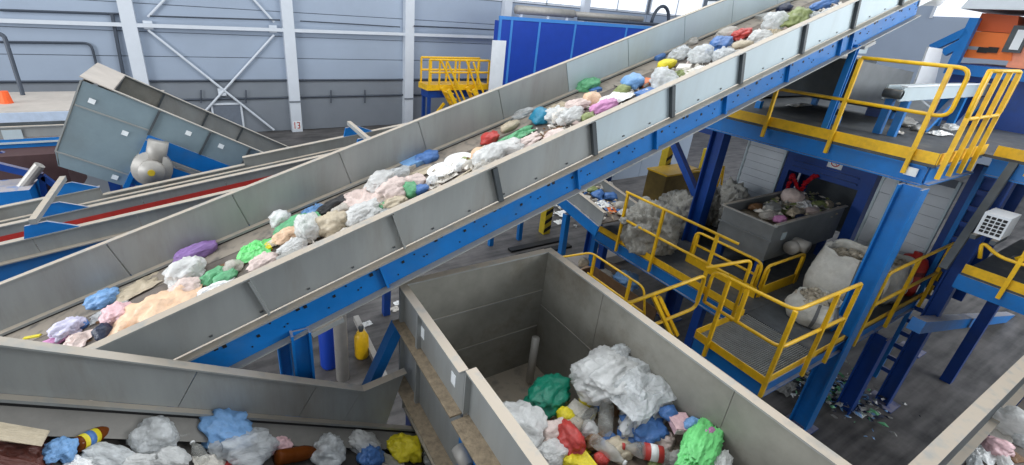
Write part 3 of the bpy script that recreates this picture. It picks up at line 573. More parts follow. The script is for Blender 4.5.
for z in (hz+.1, hz+.22): MB().bar((FX-.02, 3.55, z), (FX-.02, 4.75, z), .03, .03).build('guide_bar', 'blue_d', pr)
# red garland of net scraps
gl = []
for px, py in ((788, 188), (790, 181), (793, 175), (795, 180), (797, 187), (800, 191), (803, 187), (806, 182), (810, 178), (815, 176), (818, 178)): gl.append(on(px, py, 0, FX-.06))
gm_ = MB(); rg = random.Random(5)
for i in range(len(gl)-1):
    for k in range(3):
        c = gl[i].lerp(gl[i+1], k/3)+V((rg.uniform(-.02, .02),)*3); gm_.lathe([(.01, -.04), (.055, 0), (.01, .04)], 6, Matrix.Translation(c) @ Matrix.Rotation(rg.uniform(0, 3), 4, 'X'))
tag(gm_.build('red_garland', mat('garland_red', (190, 24, 40), .5)), 'red beaded garland hanging in the mouth of the blue press', 'garland')
# grey bin: open trough with litter
bn = thing('sorting_bin', 'dark grey open trough of litter standing before the blue press', 'bin', (8.8, 4.0, 1.9))
bx0, bx1, by0, by1, bz = 8.1, 10.55, 3.53, 4.47, 3.0
MB().hexa([(bx0, by0, 2.3), (bx0+.02, by0, 2.3), (bx0+.02, by1, 2.3), (bx0, by1, 2.3), (bx0, by0, bz), (bx0+.02, by0, bz), (bx0+.02, by1, bz), (bx0, by1, bz)]).build('end_panel', 'chute_d', bn)
box((bx0+.02, by0, 2.3), (bx1, by0+.02, bz)).build('side_panel', 'chute_d', bn); box((bx0+.02, by1-.02, 2.3), (bx1, by1, bz)).build('side_panel', 'chute_d', bn)
box((bx0+.02, by0+.02, 2.5), (bx1, by1-.02, 2.53)).build('floor_plate', 'chute_d', bn)
for a, b in (((bx0-.02, by0-.04, bz), (bx1, by0+.02, bz+.02)), ((bx0-.02, by1-.02, bz), (bx1, by1+.04, bz+.02)), ((bx0-.04, by0-.04, bz-.02), (bx0, by1+.04, bz))): box(a, b).build('rim', 'steel', bn)
box((bx0-.03, by0-.03, 2.68), (bx0, by1+.03, 2.71)).build('band', 'chute_d', bn)
q = on(784, 236, 1, by0-.01); box(q+V((-.06, -.005, -.07)), q+V((.06, .01, .07))).build('label_plate', 'steel_l', bn)
for x in (bx0+.12, bx1-.12):
    for y in (by0+.1, by1-.1): MB().bar((x, y, 1.9), (x, y, 2.3), .1, .1).build('leg', 'blue_d', bn)
MB().tube([(8.75, 3.44, 2.6), (8.75, 3.2, 2.6)], .11, 14).build('drive_motor', 'pipe', bn, True); MB().tube([(8.55, 3.38, 2.55), (8.75, 3.38, 2.55)], .12, 14).build('gear_housing', 'pipe', bn, True)
# hazard striped posts, yellow guard and pale wall behind
def hazard(px, py0, py1, Y, label):
    a = on(px, py0, 1, Y); h = a.z-0; t = thing('hazard_post', label, 'post', (a.x, a.y, 0), 'hazard striped posts')
    box((a.x-.12, a.y-.12, 0), (a.x+.12, a.y+.12, a.z)).build('post_body', 'hazard_y', t)
    n = int(a.z/.28)
    for i in range(n): 
        z = .05+i*.28; MB().prism([(a.x-.125, a.y-.126, z), (a.x+.125, a.y-.126, z+.12), (a.x+.125, a.y-.126, z+.24), (a.x-.125, a.y-.126, z+.12)], (0, .005, 0)).build('stripe', 'black', t)
hazard(669, 146, 200, 9.2, 'black and yellow striped post right of the far blue column')
hazard(709, 149, 190, 9.4, 'black and yellow striped post behind the diagonal blue brace')
hazard(548, 205, 240, 9.6, 'black and yellow striped post under the rising belt, near scattered litter')
railing('guard_frame', 'small yellow guard frame behind the grey sacks under the high deck', [[on(690, 188, 1, 7.9), on(692, 170, 1, 7.9), on(724, 166, 1, 7.9), on(716, 190, 1, 7.9)]], [(on(721, 187, 1, 7.9), on(724, 166, 1, 7.9)), (on(688, 186, 1, 7.9), on(692, 170, 1, 7.9))])
q = on(690, 176, 1, 8.3); q3 = on(663, 192, 1, 8.3)
yb = thing('yellow_container', 'grimy ochre container behind the grey sacks, right of the far column', 'container', (q.x, q.y, 0))
box((q3.x, 8.3, 0), (q.x+.5, 9.0, q.z+.1)).build('container_body', mat('grimy_ochre', (112, 92, 40), .7, 0, .3, 4), yb); box((q3.x-.03, 8.27, q.z+.1), (q.x+.53, 9.03, q.z+.15)).build('container_rim', 'yellow', yb)
pw = thing('pale_partition', 'pale grey partition wall in the distance under the high deck', 'partition', (15, 13, 0))
for i in range(6): box((9.5+i*1.5, 12.5, 0), (10.98+i*1.5, 12.6, 4.3)).build('wall_panel', 'wallU', pw)

# ------------------------------------------------------------------ sacks and big bags on the low platform
def lump(name, m, c, s, seed, freq=2.2, amp=.28, sub=4, rot=0, flat=True, square=0, parent=None, base=True):
    bm = bmesh.new(); bmesh.ops.create_icosphere(bm, subdivisions=sub, radius=1)
    off = V((seed*7.3, seed*3.1, seed*5.7))
    for v in bm.verts:
        p = v.co.copy(); d = p.normalized()
        if square:
            mxx = max(abs(d.x), abs(d.y)); k = 1+square*(1/max(mxx, .35)-1)*(1-abs(d.z)**3); p = V((d.x*k, d.y*k, d.z))
        wv = noise.noise(d*freq*.8+off)*1.2
        n1 = noise.noise(d*freq+off); n2 = 1-abs(noise.noise(V((d.x*1.1+wv, d.y*2.6, d.z*1.4))*freq+off*1.7))*2.4; n3 = 1-abs(noise.noise(V((d.y+wv, d.x*2.2, d.z*2))*freq*2.2+off))*2
        n4 = 1-abs(noise.noise(V((d.z*1.5-wv, d.y*1.2+wv, d.x*2))*freq*4.2-off))*2
        p *= 1+amp*n1+amp*.5*(n2-.4)+amp*.3*(n3-.4)+amp*.24*(n4-.4)
        if base and p.z < -.55: p.z = -.55+(p.z+.55)*.12
        v.co = p
    me = bpy.data.meshes.new(name); bm.to_mesh(me); bm.free(); me.materials.append(M[m] if isinstance(m, str) else m)
    if not flat: me.shade_smooth()
    o = bpy.data.objects.new(name, me); COL.objects.link(o); o.location = c; o.scale = s; o.rotation_euler = (0, 0, rot); return o
def sack(px, py, wpx, hpx, X, label, m='sack', sq=0, name='film_sack', seed=1, zb=PZ, dy=1.0):
    p = on(px, py, 2, zb); d = depth(p); w_ = wpx*d/FPX; h_ = hpx*d/FPX*1.05
    o = lump(name, m, (p.x, p.y, zb+h_*.36), (w_*.5, w_*.5*dy, h_*.62), seed, 1.9, .3, 5, seed, False, sq); return tag(o, label, 'sack', 'sacks on the low platform')
sack(646, 246, 50, 46, 0, 'open grey film sack nearest the yellow railing, litter inside', seed=2)
sack(681, 232, 34, 40, 0, 'dark grey film sack in the middle of the sacks by the railing', seed=3)
sack(672, 218, 30, 28, 0, 'grey film sack at the back left, under the ochre container', seed=4)
sack(700, 222, 24, 34, 0, 'round grey film sack between the middle sack and the pale one', seed=5)
sack(722, 224, 30, 42, 0, 'pale film sack touching the left end of the grey bin', 'fibc', seed=6)
def wbag(x, y, w_, h_, label, seed, sq):
    t = thing('woven_bag', label, 'sack', (x, y, PZ), 'sacks on the low platform'); mb = MB(); n = 48; nz = 16
    for side in (0, 1):
        for k in range(nz+1):
            f = k/nz; z = PZ+.01+h_*f
            for i in range(n):
                a_ = 2*math.pi*i/n; ca, sa = math.cos(a_), math.sin(a_); r_ = w_*.5*(1+sq*.3*(1/max(abs(ca), abs(sa))-1))*(.9+.22*math.sin(math.pi*min(1, f*1.1)))
                r_ *= 1+.09*noise.noise(V((ca*2.6, sa*2.6, f*2.2+seed)))+.05*(1-abs(noise.noise(V((ca*5, sa*5, f*5+seed))))*2.2)
                if side: r_ -= .025
                mb.v.append(V((x+r_*ca+.07*f*math.sin(seed), y+r_*sa, z+(.07*noise.noise(V((ca*2, sa*2, seed*2.0))) if k == nz else 0)-(.0 if side == 0 else .004))))
    N1 = (nz+1)*n
    for o_ in (0, N1):
        for k in range(nz):
            for i in range(n): mb.f.append((o_+k*n+i, o_+k*n+(i+1) % n, o_+(k+1)*n+(i+1) % n, o_+(k+1)*n+i))
    for i in range(n): mb.f.append((nz*n+i, nz*n+(i+1) % n, N1+nz*n+(i+1) % n, N1+nz*n+i))
    mb.f.append(tuple(range(n)))
    mb.build('bag_body', 'fibc', t, True)
    mt_ = MB(); rw = random.Random(seed)
    for i in range(110):
        a_ = rw.uniform(0, 6.28); rr_ = w_*.43*math.sqrt(rw.random()); zz = PZ+h_*.8+.1*(1-rr_/w_*2)+.05*rw.random()
        mt_.lathe([(.01, -.03), (.07*rw.uniform(.5, 1), 0), (.01, .03)], 5, Matrix.Translation((x+.07*math.sin(seed)+rr_*math.cos(a_), y+rr_*math.sin(a_), zz)) @ Matrix.Rotation(a_*3, 4, 'Y'))
    f_ = mt_.build('litter_fill', 'beige_fill', t); f_['kind'] = 'stuff'
    for a_ in (math.pi*1.15, math.pi*1.4):
        mt_ = MB()
        for k in range(8):
            f0, f1 = k/8, (k+1)/8; rad = lambda f: w_*.5*1.1*(.93+.22*math.sin(math.pi*min(1, f*1.1)))
            P_ = lambda f, d: V((x+.07*f*math.sin(seed)+rad(f)*math.cos(a_+d), y+rad(f)*math.sin(a_+d), PZ+.02+h_*f))
            mt_.add([P_(f0, -.06), P_(f0, .06), P_(f1, .06), P_(f1, -.06)], [(0, 1, 2, 3)])
        mt_.build('strap', 'strap', t)
    return t
wbag(8.62, 2.5, .88, 1.0, 'tall white woven bag with litter inside left of the thick blue post', 7, .75)
wbag(7.75, 2.47, .62, .4, 'slumped white woven bag at the foot of the thick blue post', 8, .4)
wbag(9.68, 2.42, .75, .75, 'white litter-topped woven bag right of the thick blue post', 9, .7)
q = V((10.38, 2.12, PZ))
rd = thing('red_drum', 'red cylinder standing behind the railing right of the white bags', 'cylinder', (q.x, q.y, PZ))
MB().lathe([(.19, 0), (.2, .04), (.2, .58), (.16, .68), (.06, .72), (.06, .78)], 18, Matrix.Translation((q.x, q.y+.1, PZ))).build('drum_body', 'red', rd, True)
MB().lathe([(.205, .4), (.205, .48)], 18, Matrix.Translation((q.x, q.y+.1, PZ))).build('band', mat('dark_red', (120, 24, 28), .5), rd)

# ------------------------------------------------------------------ mid platform at the right edge, air conditioner, dark columns
rp = thing('side_platform', 'blue-edged side platform at the right edge below the high deck', 'platform', (10.5, 0, 0))
box((9.2, -1.6, 2.96), (12, 1.45, 3.0)).build('deck_plate', 'deck', rp); MB().hexa(kicky(-1.6, 1.45, 9.18, 3.0, .14)).build('kick_plate', 'yellow', rp)
MB().bar((9.23, -1.6, 2.85), (9.23, 1.45, 2.85), .1, .22).build('edge_beam', 'blue', rp); MB().bar((9.2, 1.42, 2.85), (12, 1.42, 2.85), .1, .22).build('edge_beam', 'blue', rp)
for x, y in ((11.8, 1.3), (11.8, -1.4)): MB().bar((x, y, 0), (x, y, 2.74), .16, .16).build('post', 'blue_d', rp)
MB().bar(on(916, 325, 1, 1.5), on(1040, 314, 1, 1.5), .16, .2).build('tie_beam', 'blue', rp)
for i in range(5): box((10.0+i*.28, .3, 3.0+.2*(i+1)), (10.3+i*.28, 1.2, 3.04+.2*(i+1))).build('stair_tread', 'deck', rp)
railing('side_railing', 'yellow railing with rounded corner beside the air conditioner', [[(9.12, 1.35, 3.3), (9.12, 1.42, 3.55), (9.12, 1.2, 3.4), (9.12, -1.5, 3.5)], [(9.12, 1.0, 4.1), (9.12, -1.5, 4.1)], [(9.12, 1.05, 3.45), (9.12, .5, 4.1)]], [((9.12, 1.0, 2.85), (9.12, 1.0, 4.12)), ((9.12, -.3, 2.85), (9.12, -.3, 4.12))])
ac = thing('air_conditioner', 'white outdoor air conditioner box with a dark grille', 'air conditioner', (9.0, 1.4, 3.55))
box((9.12, 1.27, 3.62), (9.55, 1.53, 3.94)).build('case', 'white', ac)
for i in range(4):
    for j in range(5): box((9.105, 1.29+i*.055, 3.66+j*.052), (9.12, 1.33+i*.055, 3.695+j*.052)).build('grille_slot', 'black', ac)
MB().bar((9.0, 1.5, 3.59), (9.5, 1.5, 3.59), .06, .06).build('bracket', 'dark', ac); MB().bar((9.0, 1.3, 3.59), (9.5, 1.3, 3.59), .06, .06).build('bracket', 'dark', ac)
lad = thing('cage_ladder', 'dark blue rung ladder between the pale panel and the air conditioner', 'ladder', (9.2, 1.75, 0))
for y in (1.7, 2.0): MB().bar((10.55, y, 0), (10.55, y, 4.3), .06, .06).build('stile', 'blue', lad)
for i in range(15): MB().bar((10.55, 1.7, .25+i*.28), (10.55, 2.0, .25+i*.28), .04, .08).build('rung', 'blue_d', lad)
bb = thing('blue_cladding', 'dark blue cladding wall behind the ladder under the high deck', 'cladding', (10.4, 2.4, 0))
for i in range(2): box((10.75, 1.52+i*.33, 2.0), (10.8, 1.84+i*.33, 4.28)).build('cladding_sheet', 'blue_d', bb)
tag(MB().bar((9.05, 1.62, 3.0), (9.75, 1.62, 4.55), .09, .09).build('prop_strut', 'dark'), 'grey slanting strut above the air conditioner', 'strut')

# ------------------------------------------------------------------ machines on the high deck
ch = thing('receiving_chute', 'dark grey receiving chute under the head of the rising belt', 'chute', (10.2, 4.2, DZ))
pc = [on(x, y, 1, 3.75) for x, y in ((858, 60), (914, 72), (900, 113), (848, 101))]
MB().prism(pc, (0, .03, 0)).build('side_plate', 'chute_d', ch); MB().prism([p+V((0, 1.6, 0)) for p in pc], (0, .03, 0)).build('side_plate', 'dark', ch)
MB().prism([pc[0], pc[3], pc[3]+V((0, 1.6, 0)), pc[0]+V((0, 1.6, 0))], (.03, 0, 0)).build('end_plate', 'dark', ch); MB().prism([pc[3], pc[2], pc[2]+V((0, 1.6, 0)), pc[3]+V((0, 1.6, 0))], (0, 0, .03)).build('floor_plate', 'dark', ch)
MB().prism([on(x, y, 1, 3.68) for x, y in ((929, 47), (943, 49), (934, 88), (914, 87))], (0, .03, 0)).build('white_cheek', 'white', ch)
for x in (pc[3].x+.1, pc[2].x-.1):
    for y in (3.85, 5.25): MB().bar((x, y, DZ), (x, y, min(pc[3].z, pc[2].z)+.02), .1, .1).build('leg', 'blue', ch)
tc_ = thing('transfer_conveyor', 'small pale blue transfer conveyor on the high deck', 'conveyor', (11.5, 3, DZ))
TX = on(905, 88, 1, 3.0).x; TZ = on(905, 87, 1, 3.0).z-.72
box((TX, 3.0, TZ+.5), (14.5, 3.03, TZ+.72)).build('side_panel', 'steel_l', tc_); box((TX, 3.2, TZ+.5), (14.5, 3.23, TZ+.72)).build('side_panel', 'steel_l', tc_); box((TX, 3.03, TZ+.58), (14.5, 3.2, TZ+.6)).build('belt', 'belt', tc_)
box((TX, 2.97, TZ+.72), (14.5, 3.06, TZ+.735)).build('rim_flange', 'white', tc_); MB().tube([(TX, 3.0, TZ+.6), (TX, 3.23, TZ+.6)], .07, 14).build('end_roller', 'dark', tc_, True)
for x in (TX+.3, 12, 13.8): 
    for y in (3.01, 3.21): MB().bar((x, y, DZ), (x, y, TZ+.5), .1, .1).build('leg', 'blue', tc_)
for x in (10.8, 12.4): MB().bar((x, 3.0, DZ), (x+.8, 3.0, TZ+.5), .08, .08).build('brace', 'blue', tc_)
def tarp(pts, label, m='grout'):
    return tag(MB().prism(pts, (0, 0, .03)).build('cover_sheet', m), label, 'cover')
tarp([on(884, 96, 2, 5.2), on(914, 95, 2, 5.25), on(931, 109, 2, 4.95), on(897, 112, 2, 4.9)], 'tilted grey cover sheet on the high deck behind the railing')
q = on(874, 116, 2, DZ); bd = thing('small_fan_drive', 'small blue fan drive standing on the high deck behind the railing', 'motor', (q.x, q.y, DZ))
box(q+V((-.12, -.12, 0)), q+V((.12, .12, .3))).build('stand', 'blue_d', bd); MB().tube([q+V((-.14, -.14, .36)), q+V((.14, .14, .36))], .16, 14).build('motor_body', 'blue', bd, True)
om = thing('orange_machine', 'orange control cabinet with buttons on the high deck', 'machine', (14, 3.2, DZ))
ox = 13.0
MB().prism([on(x, y, 0, ox) for x, y in ((1011, 61), (959, 57), (973, 31), (1016, 34))], (1.8, 0, .0)).build('lower_panel', 'orange', om)
box((ox+.02, 1.9, 5.72), (ox+1.8, 2.9, 6.6)).build('side_cabinet', mat('faded_orange', (238, 150, 118), .5), om); MB().prism([on(x, y, 0, ox) for x, y in ((1016, 33.5), (973.3, 30.5), (982, 13), (1019, 16))], (1.5, 0, 0)).build('upper_panel', 'orange_d', om)
box((ox+.1, 2.0, DZ), (ox+1.7, 3.6, 5.72)).build('plinth', 'blue_d', om)
MB().prism([(ox-.3, 1.6, 6.68), (ox-.3, 3.8, 6.68), (ox-.1, 3.8, 6.86), (ox-.1, 1.6, 6.86)], (2.2, 0, 0)).build('hood', 'grout', om)
for px, w_ in ((983, .1), (993, .05)): 
    q = on(px, 50, 0, ox); box(q+V((-.03, -.07, -.05)), q+V((.03, .07, .05))).build('button_box', 'black', om)
q = on(973, 48, 0, ox); box(q+V((-.01, -.1, -.03)), q+V((.0, .1, .03))).build('label_strip', 'grout', om)
q = on(1019, 40, 0, ox); fr = box(q+V((-.05, -.1, -.22)), q+V((.02, .14, .24))).build('window_frame', 'dark', om); box(q+V((-.06, -.06, -.17)), q+V((-.05, .06, .17))).build('pane', 'white', fr)
MB().bar((ox+.05, 1.9, 5.6), (ox+.05, 3.7, 5.6), .2, .2).build('base_beam', 'blue', om)
for a, b in (((952, 67), (976, 18)), ((932, 48), (968, 31)), ((944, 53), (962, 43))):
    MB().bar(on(*a, 0, ox-.2), on(*b, 0, ox-.2), .14, .14).build('strut', 'blue', om)
dc = thing('covered_duct', 'broad pale covered duct behind the head of the rising belt', 'duct', (16, 8, DZ))
a = on(925, 32, 1, 7.5); MB().prism([(12.5, 7.5, 5.6), (19, 7.5, 5.6), (19, 7.5, 6.6), (12.5, 7.5, 6.6)], (0, 1.4, 0)).build('duct_body', 'steel_l', dc); box((12.4, 7.4, 6.6), (19.1, 9, 6.7)).build('lid', 'white', dc); box((12.4, 7.38, 6.5), (19.1, 7.4, 6.66)).build('trim', 'blue', dc)
for x in (13, 18): MB().bar((x, 8.2, DZ), (x, 8.2, 5.6), .2, .2).build('leg', 'blue', dc)
mh = thing('screening_drum_housing', 'long dark steel machine housing at the back of the high deck', 'machine', (13, 6.3, DZ))
box((9.0, 6.0, DZ+.05), (16, 7.2, DZ+.95)).build('housing', 'dark', mh); box((9.0, 5.95, DZ+.95), (16, 7.25, DZ+1.0)).build('cover', 'steel', mh)

# ------------------------------------------------------------------ blue cabin, yellow stair platform at the wall
CYY = 19.0
cb = thing('blue_cabin', 'blue panelled cabin with roof pipes behind the rising belt', 'cabin', (17, 20.5, 0))
xs = [11.98, 12.6, 14.2, 16.42, 20.0, 23.0, 26]
for i in range(6):
    box((xs[i]+.06, CYY, .1), (xs[i+1]-.06, CYY+.05, 5.75)).build('cabin_panel', 'cab', cb)
    box((xs[i]-.06, CYY-.02, 0), (xs[i]+.06, CYY+.05, 5.85)).build('joint_strip', 'cab_l', cb)
box((11.9, CYY-.03, 5.75), (26, CYY+.05, 5.9)).build('top_rail', 'cab_l', cb); box((11.98, CYY+.05, 0), (26, 19.5, 5.7)).build('cabin_body', 'cab', cb)
box((11.6, CYY-.06, 2.2), (12.35, CYY-.03, 4.85)).build('white_door', 'white', cb)
for k in range(2): MB().tube([(13.1+k*3.6, CYY+.5, 6.22), (16.6+k*5, CYY+.5, 6.22+.02*k)], .2-.06*k, 14).build('roof_pipe', 'pipe', cb, True)
for x in (13.4, 15, 16.2, 17.5, 19, 20.5): MB().bar((x, CYY+.5, 5.7), (x, CYY+.5, 6.15), .12, .12).build('pipe_support', 'column', cb)
MB().tube([(16.8, CYY+.3, 6.02), (24, CYY+.3, 6.02)], .09, 10).build('roof_pipe', 'cable', cb, True)
MB().tube([V((23.2+.7*math.cos(t), CYY+.6, 6.1+.9*math.sin(t))) for t in [i*math.pi/12 for i in range(13)]], .09, 8).build('hose_arch', 'cable', cb, True)
YP = 19.4
yp = thing('stair_platform', 'small yellow stair platform beside the blue cabin', 'platform', (10.7, YP, 0))
box((8.6, YP, 2.55), (11.85, YP+1.0, 2.8)).build('deck', 'yellow', yp); box((8.7, YP+.1, 2.2), (11.8, YP+.9, 2.55)).build('frame', 'blue_d', yp)
for x in (8.7, 9.2, 10.0, 10.7, 11.2, 11.8):
    MB().bar((x, YP, 2.8), (x, YP, 3.9), .07, .07).build('post', 'yellow', yp); MB().bar((x, YP+.95, 2.8), (x, YP+.95, 3.9), .07, .07).build('post', 'yellow', yp)
for z in (3.35, 3.9):
    MB().tube([(8.7, YP, z), (11.8, YP, z)], .05, 8).build('rail', 'yellow', yp); MB().tube([(8.7, YP+.95, z), (11.8, YP+.95, z)], .05, 8).build('rail', 'yellow', yp)
for x0, x1 in ((9.2, 10.3), (10.5, 11.4)):
    for dy in (-.1, -.75): MB().bar((x0, YP+dy, 3.9), (x1, YP+dy, 2.0), .07, .07).build('stair_handrail', 'yellow', yp); MB().bar((x0+.1, YP+dy, 2.7), (x1+.6, YP+dy, .2), .1, .16).build('stair_stringer', 'yellow', yp)
    for i in range(9): box((x0+.15+i*.17, YP-.75, 2.5-i*.26), (x0+.4+i*.17, YP-.1, 2.54-i*.26)).build('stair_tread', 'yellow', yp)
MB().bar((9.4, YP-.2, 2.0), (8.2, YP-.2, .6), .1, .1).build('brace', 'yellow', yp)
for x in (8.8, 11.7): 
    for y in (YP+.2, YP+.8): MB().bar((x, y, 0), (x, y, 2.2), .14, .14).build('leg', 'blue_d', yp)

# ------------------------------------------------------------------ things on the floor under the belts
q = on(330, 365, 2, 0); tag(MB().lathe([(.14, 0), (.16, .05), (.16, .9), (.1, 1.0)], 16, Matrix.Translation((q.x, q.y, 0))).build('blue_cylinder', 'cab', None, True), 'upright dark blue cylinder on the floor under the rising belt', 'cylinder')
q = on(343, 378, 2, 0); tag(MB().tube([(q.x, q.y, 0), (q.x, q.y, 3.2)], .11, 14).build('drain_pipe', 'pipe', None, True), 'grey upright pipe under the rising belt beside the blue leg', 'pipe')
q = on(362, 356, 2, 0); yh = thing('gas_bottle', 'small yellow gas bottle standing on the floor under the belt', 'gas bottle', (q.x, q.y, 0))
MB().lathe([(.11, 0), (.13, .05), (.13, .45), (.06, .58)], 14, Matrix.Translation((q.x, q.y, 0))).build('bottle_body', 'yellow', yh, True); MB().lathe([(.04, .58), (.05, .66), (.03, .7)], 10, Matrix.Translation((q.x, q.y, 0))).build('valve', 'dark', yh)
a, b = on(356, 318, 2, .15), on(388, 385, 2, .15); tag(MB().bar(a, b, .1, .12).build('floor_beam', 'pipe'), 'pale grey beam lying on the floor beside the yellow gas bottle', 'beam')
a = on(620, 246, 2, 0); a2 = on(500, 258, 2, 0)
tag(MB().bar((7.6, 7.6, .12), (10.4, 7.6, .12), .5, .24).build('kerb', 'slab'), 'pale concrete kerb on the floor behind the hopper', 'kerb')
for k, (y, l) in enumerate(((8.6, 'left'), (9.0, 'right'))): tag(MB().bar((6.6, y, .03), (8.4, y, .03), .2, .06).build('floor_rail', 'black'), 'dark floor rail under the rising belt, nearer the kerb' if k == 0 else 'dark floor rail under the rising belt, farther from the kerb', 'rail', 'dark floor rails')

# ------------------------------------------------------------------ litter
def clear_mat(name, rgb, op=.6):
    if name in MATS: return MATS[name]
    m = bpy.data.materials.new(name); m.use_nodes = True; nt = m.node_tree; N = nt.nodes; L = nt.links; b = N['Principled BSDF']; out = N['Material Output']
    tc = N.new('ShaderNodeTexCoord'); n = N.new('ShaderNodeTexNoise'); n.inputs['Scale'].default_value = 3.5; n.inputs['Detail'].default_value = 6; L.new(tc.outputs['Object'], n.inputs['Vector'])
    mr = N.new('ShaderNodeMapRange'); mr.inputs[1].default_value = .35; mr.inputs[2].default_value = .65; mr.inputs[3].default_value = op-.2; mr.inputs[4].default_value = min(1, op+.25); L.new(n.outputs['Fac'], mr.inputs[0])
    t = N.new('ShaderNodeBsdfTransparent'); mx = N.new('ShaderNodeMixShader'); tl = N.new('ShaderNodeBsdfTranslucent'); tl.inputs[0].default_value = (*lin(rgb), 1); m2 = N.new('ShaderNodeMixShader'); m2.inputs[0].default_value = .3; L.new(b.outputs[0], m2.inputs[1]); L.new(tl.outputs[0], m2.inputs[2]); L.new(mr.outputs[0], mx.inputs[0]); L.new(t.outputs[0], mx.inputs[1]); L.new(m2.outputs[0], mx.inputs[2]); L.new(mx.outputs[0], out.inputs[0])
    b.inputs['Base Color'].default_value = (*lin(rgb), 1); b.inputs['Roughness'].default_value = .22; b.inputs['Specular IOR Level'].default_value = .7
    nb = N.new('ShaderNodeTexNoise'); nb.inputs['Scale'].default_value = 4; nb.inputs['Detail'].default_value = 6; nb.inputs['Distortion'].default_value = 1.2; L.new(tc.outputs['Object'], nb.inputs['Vector']); bp = N.new('ShaderNodeBump'); bp.inputs['Strength'].default_value = .5; bp.inputs['Distance'].default_value = .1; L.new(nb.outputs['Fac'], bp.inputs['Height']); L.new(bp.outputs[0], b.inputs['Normal'])
    MATS[name] = m; return m
LC = dict(white=(242, 242, 240), offwhite=(222, 216, 206), grey=(158, 157, 152), pink=(226, 186, 190), magenta=(206, 140, 186), peach=(226, 190, 158), blush=(216, 196, 188),
 purple=(150, 116, 178), blue=(74, 116, 176), skyblue=(120, 164, 212), teal=(40, 128, 160), navy=(30, 40, 66), green=(96, 168, 120), darkgreen=(8, 122, 96), lime=(120, 218, 130), yellow=(226, 208, 40),
 beige=(190, 176, 152), brown=(120, 88, 58), red=(188, 62, 56), black=(38, 38, 40), orange=(226, 120, 60), olive=(136, 146, 92), lavender=(204, 200, 222), maroon=(92, 50, 42), amber=(112, 58, 20))
CN = dict(offwhite='off-white', skyblue='pale blue', darkgreen='dark green', lime='bright green', navy='navy blue', blush='pale pink', clear='clear')
def lmat(c, kind='bag'):
    if c == 'clear' and kind == 'bottle': return clear_mat('clear_bottle', (206, 206, 200), .34)
    if c == 'clear': return clear_mat('clear_plastic', (236, 239, 240), .66)
    if c == 'amber': return mat('amber_glass', LC[c], .12, trans=.25, var=.1)
    if c in ('white', 'offwhite') and kind == 'bag': return clear_mat('thin_'+c, LC[c], .95)
    return mat('litter_'+c, LC[c], .42, 0, .14, 6, bump=.5, bscale=5, stain=tuple(int(v*.72) for v in LC[c]), stain_amt=.45)
SHAPE = {}
def bagmesh(k, sub):
    if (k, sub) in SHAPE: return SHAPE[(k, sub)]
    r = random.Random(k); o = lump('tmp', 'white', (0, 0, 0), (1, 1, 1), 11+k*1.37, 1.3+r.random()*.6, .26+.1*r.random(), sub, 0, False)
    me = o.data; bpy.data.objects.remove(o)
    rr2 = [max(v.co.x for v in me.vertices)-min(v.co.x for v in me.vertices), max(v.co.y for v in me.vertices)-min(v.co.y for v in me.vertices), max(v.co.z for v in me.vertices)-min(v.co.z for v in me.vertices)]
    mn = [min(v.co[i] for v in me.vertices) for i in range(3)]
    for v in me.vertices: v.co = V([(v.co[i]-mn[i])/rr2[i]-(.5 if i < 2 else 0) for i in range(3)])
    SHAPE[(k, sub)] = me; return me
def filmmesh(k, n=22):
    if ('f', k) in SHAPE: return SHAPE[('f', k)]
    r = random.Random(k+50); off = V((k*3.3, k*1.9, k)); vs = []; fs = []
    for i in range(n+1):
        for j in range(n+1):
            x, y = i/n-.5, j/n-.5; a = math.atan2(y, x); e = .78+.22*noise.noise(V((math.cos(a)*1.6, math.sin(a)*1.6, k)))
            rr_ = max(abs(x), abs(y))*2; p = V((x*2, y*2, 0)); h = 1-abs(noise.noise(V((x*3.2, y*3.2, 0))+off))*1.7; h2 = 1-abs(noise.noise(V((x*7.5, y*7.5, 3))+off))*1.5
            vs.append(V((x*e*1.15+.06*noise.noise(p*2+off), y*e*1.15+.06*noise.noise(p*2-off), max(.02, (.55*h+.3*h2)*(1-.75*rr_**2)+.08))))
    for i in range(n):
        for j in range(n): a = i*(n+1)+j; fs.append((a, a+n+1, a+n+2, a+1))
    me = bpy.data.meshes.new('film'); me.from_pydata(vs, [], fs); SHAPE[('f', k)] = me; return me
BELT_N = dict(main=(RM.p(0, 0, -.48), RM.N, RM.U), front=(RF.p(0, 0, -.515), RF.N, RF.U), corner=(V((0, 0, 2.53)), V((0, 0, 1)), V((1, 0, 0))),
 hopper=(V((0, 0, 2.86)), V((0, 0, 1)), V((1, 0, 0))), bin=(V((0, 0, 2.86)), V((0, 0, 1)), V((1, 0, 0))), side=(RS.p(0, 0, -.03), RS.N, V((1, 0, 0))), deck=(V((0, 0, DZ)), V((0, 0, 1)), V((1, 0, 0))), plat=(V((0, 0, PZ)), V((0, 0, 1)), V((1, 0, 0))),
 pit=(V((0, 0, .95)), V((0, 0, 1)), V((1, 0, 0))), floor=(V((0, 0, 0)), V((0, 0, 1)), V((1, 0, 0))), level=(V((0, 0, zb-.06)), V((0, 0, 1)), V((1, 0, 0))))
PHR = dict(main='on the rising belt', front='on the lower left belt', corner='on the lower right belt', hopper='in the hopper', bin='in the grey trough', side='on the small side conveyor', deck='on the high deck', plat='on the low platform', pit='in the rusty box', floor='on the floor', level='on the far left conveyor')
GRP = dict(main='litter on the rising belt', front='litter on the lower left belt', corner='litter on the lower right belt', hopper='litter in the hopper', bin='litter in the trough', side='litter on the side conveyor', deck='litter on the high deck', plat='litter on the low platform', pit='litter in the rusty box', floor='litter on the floor', level='litter on the far left conveyor')
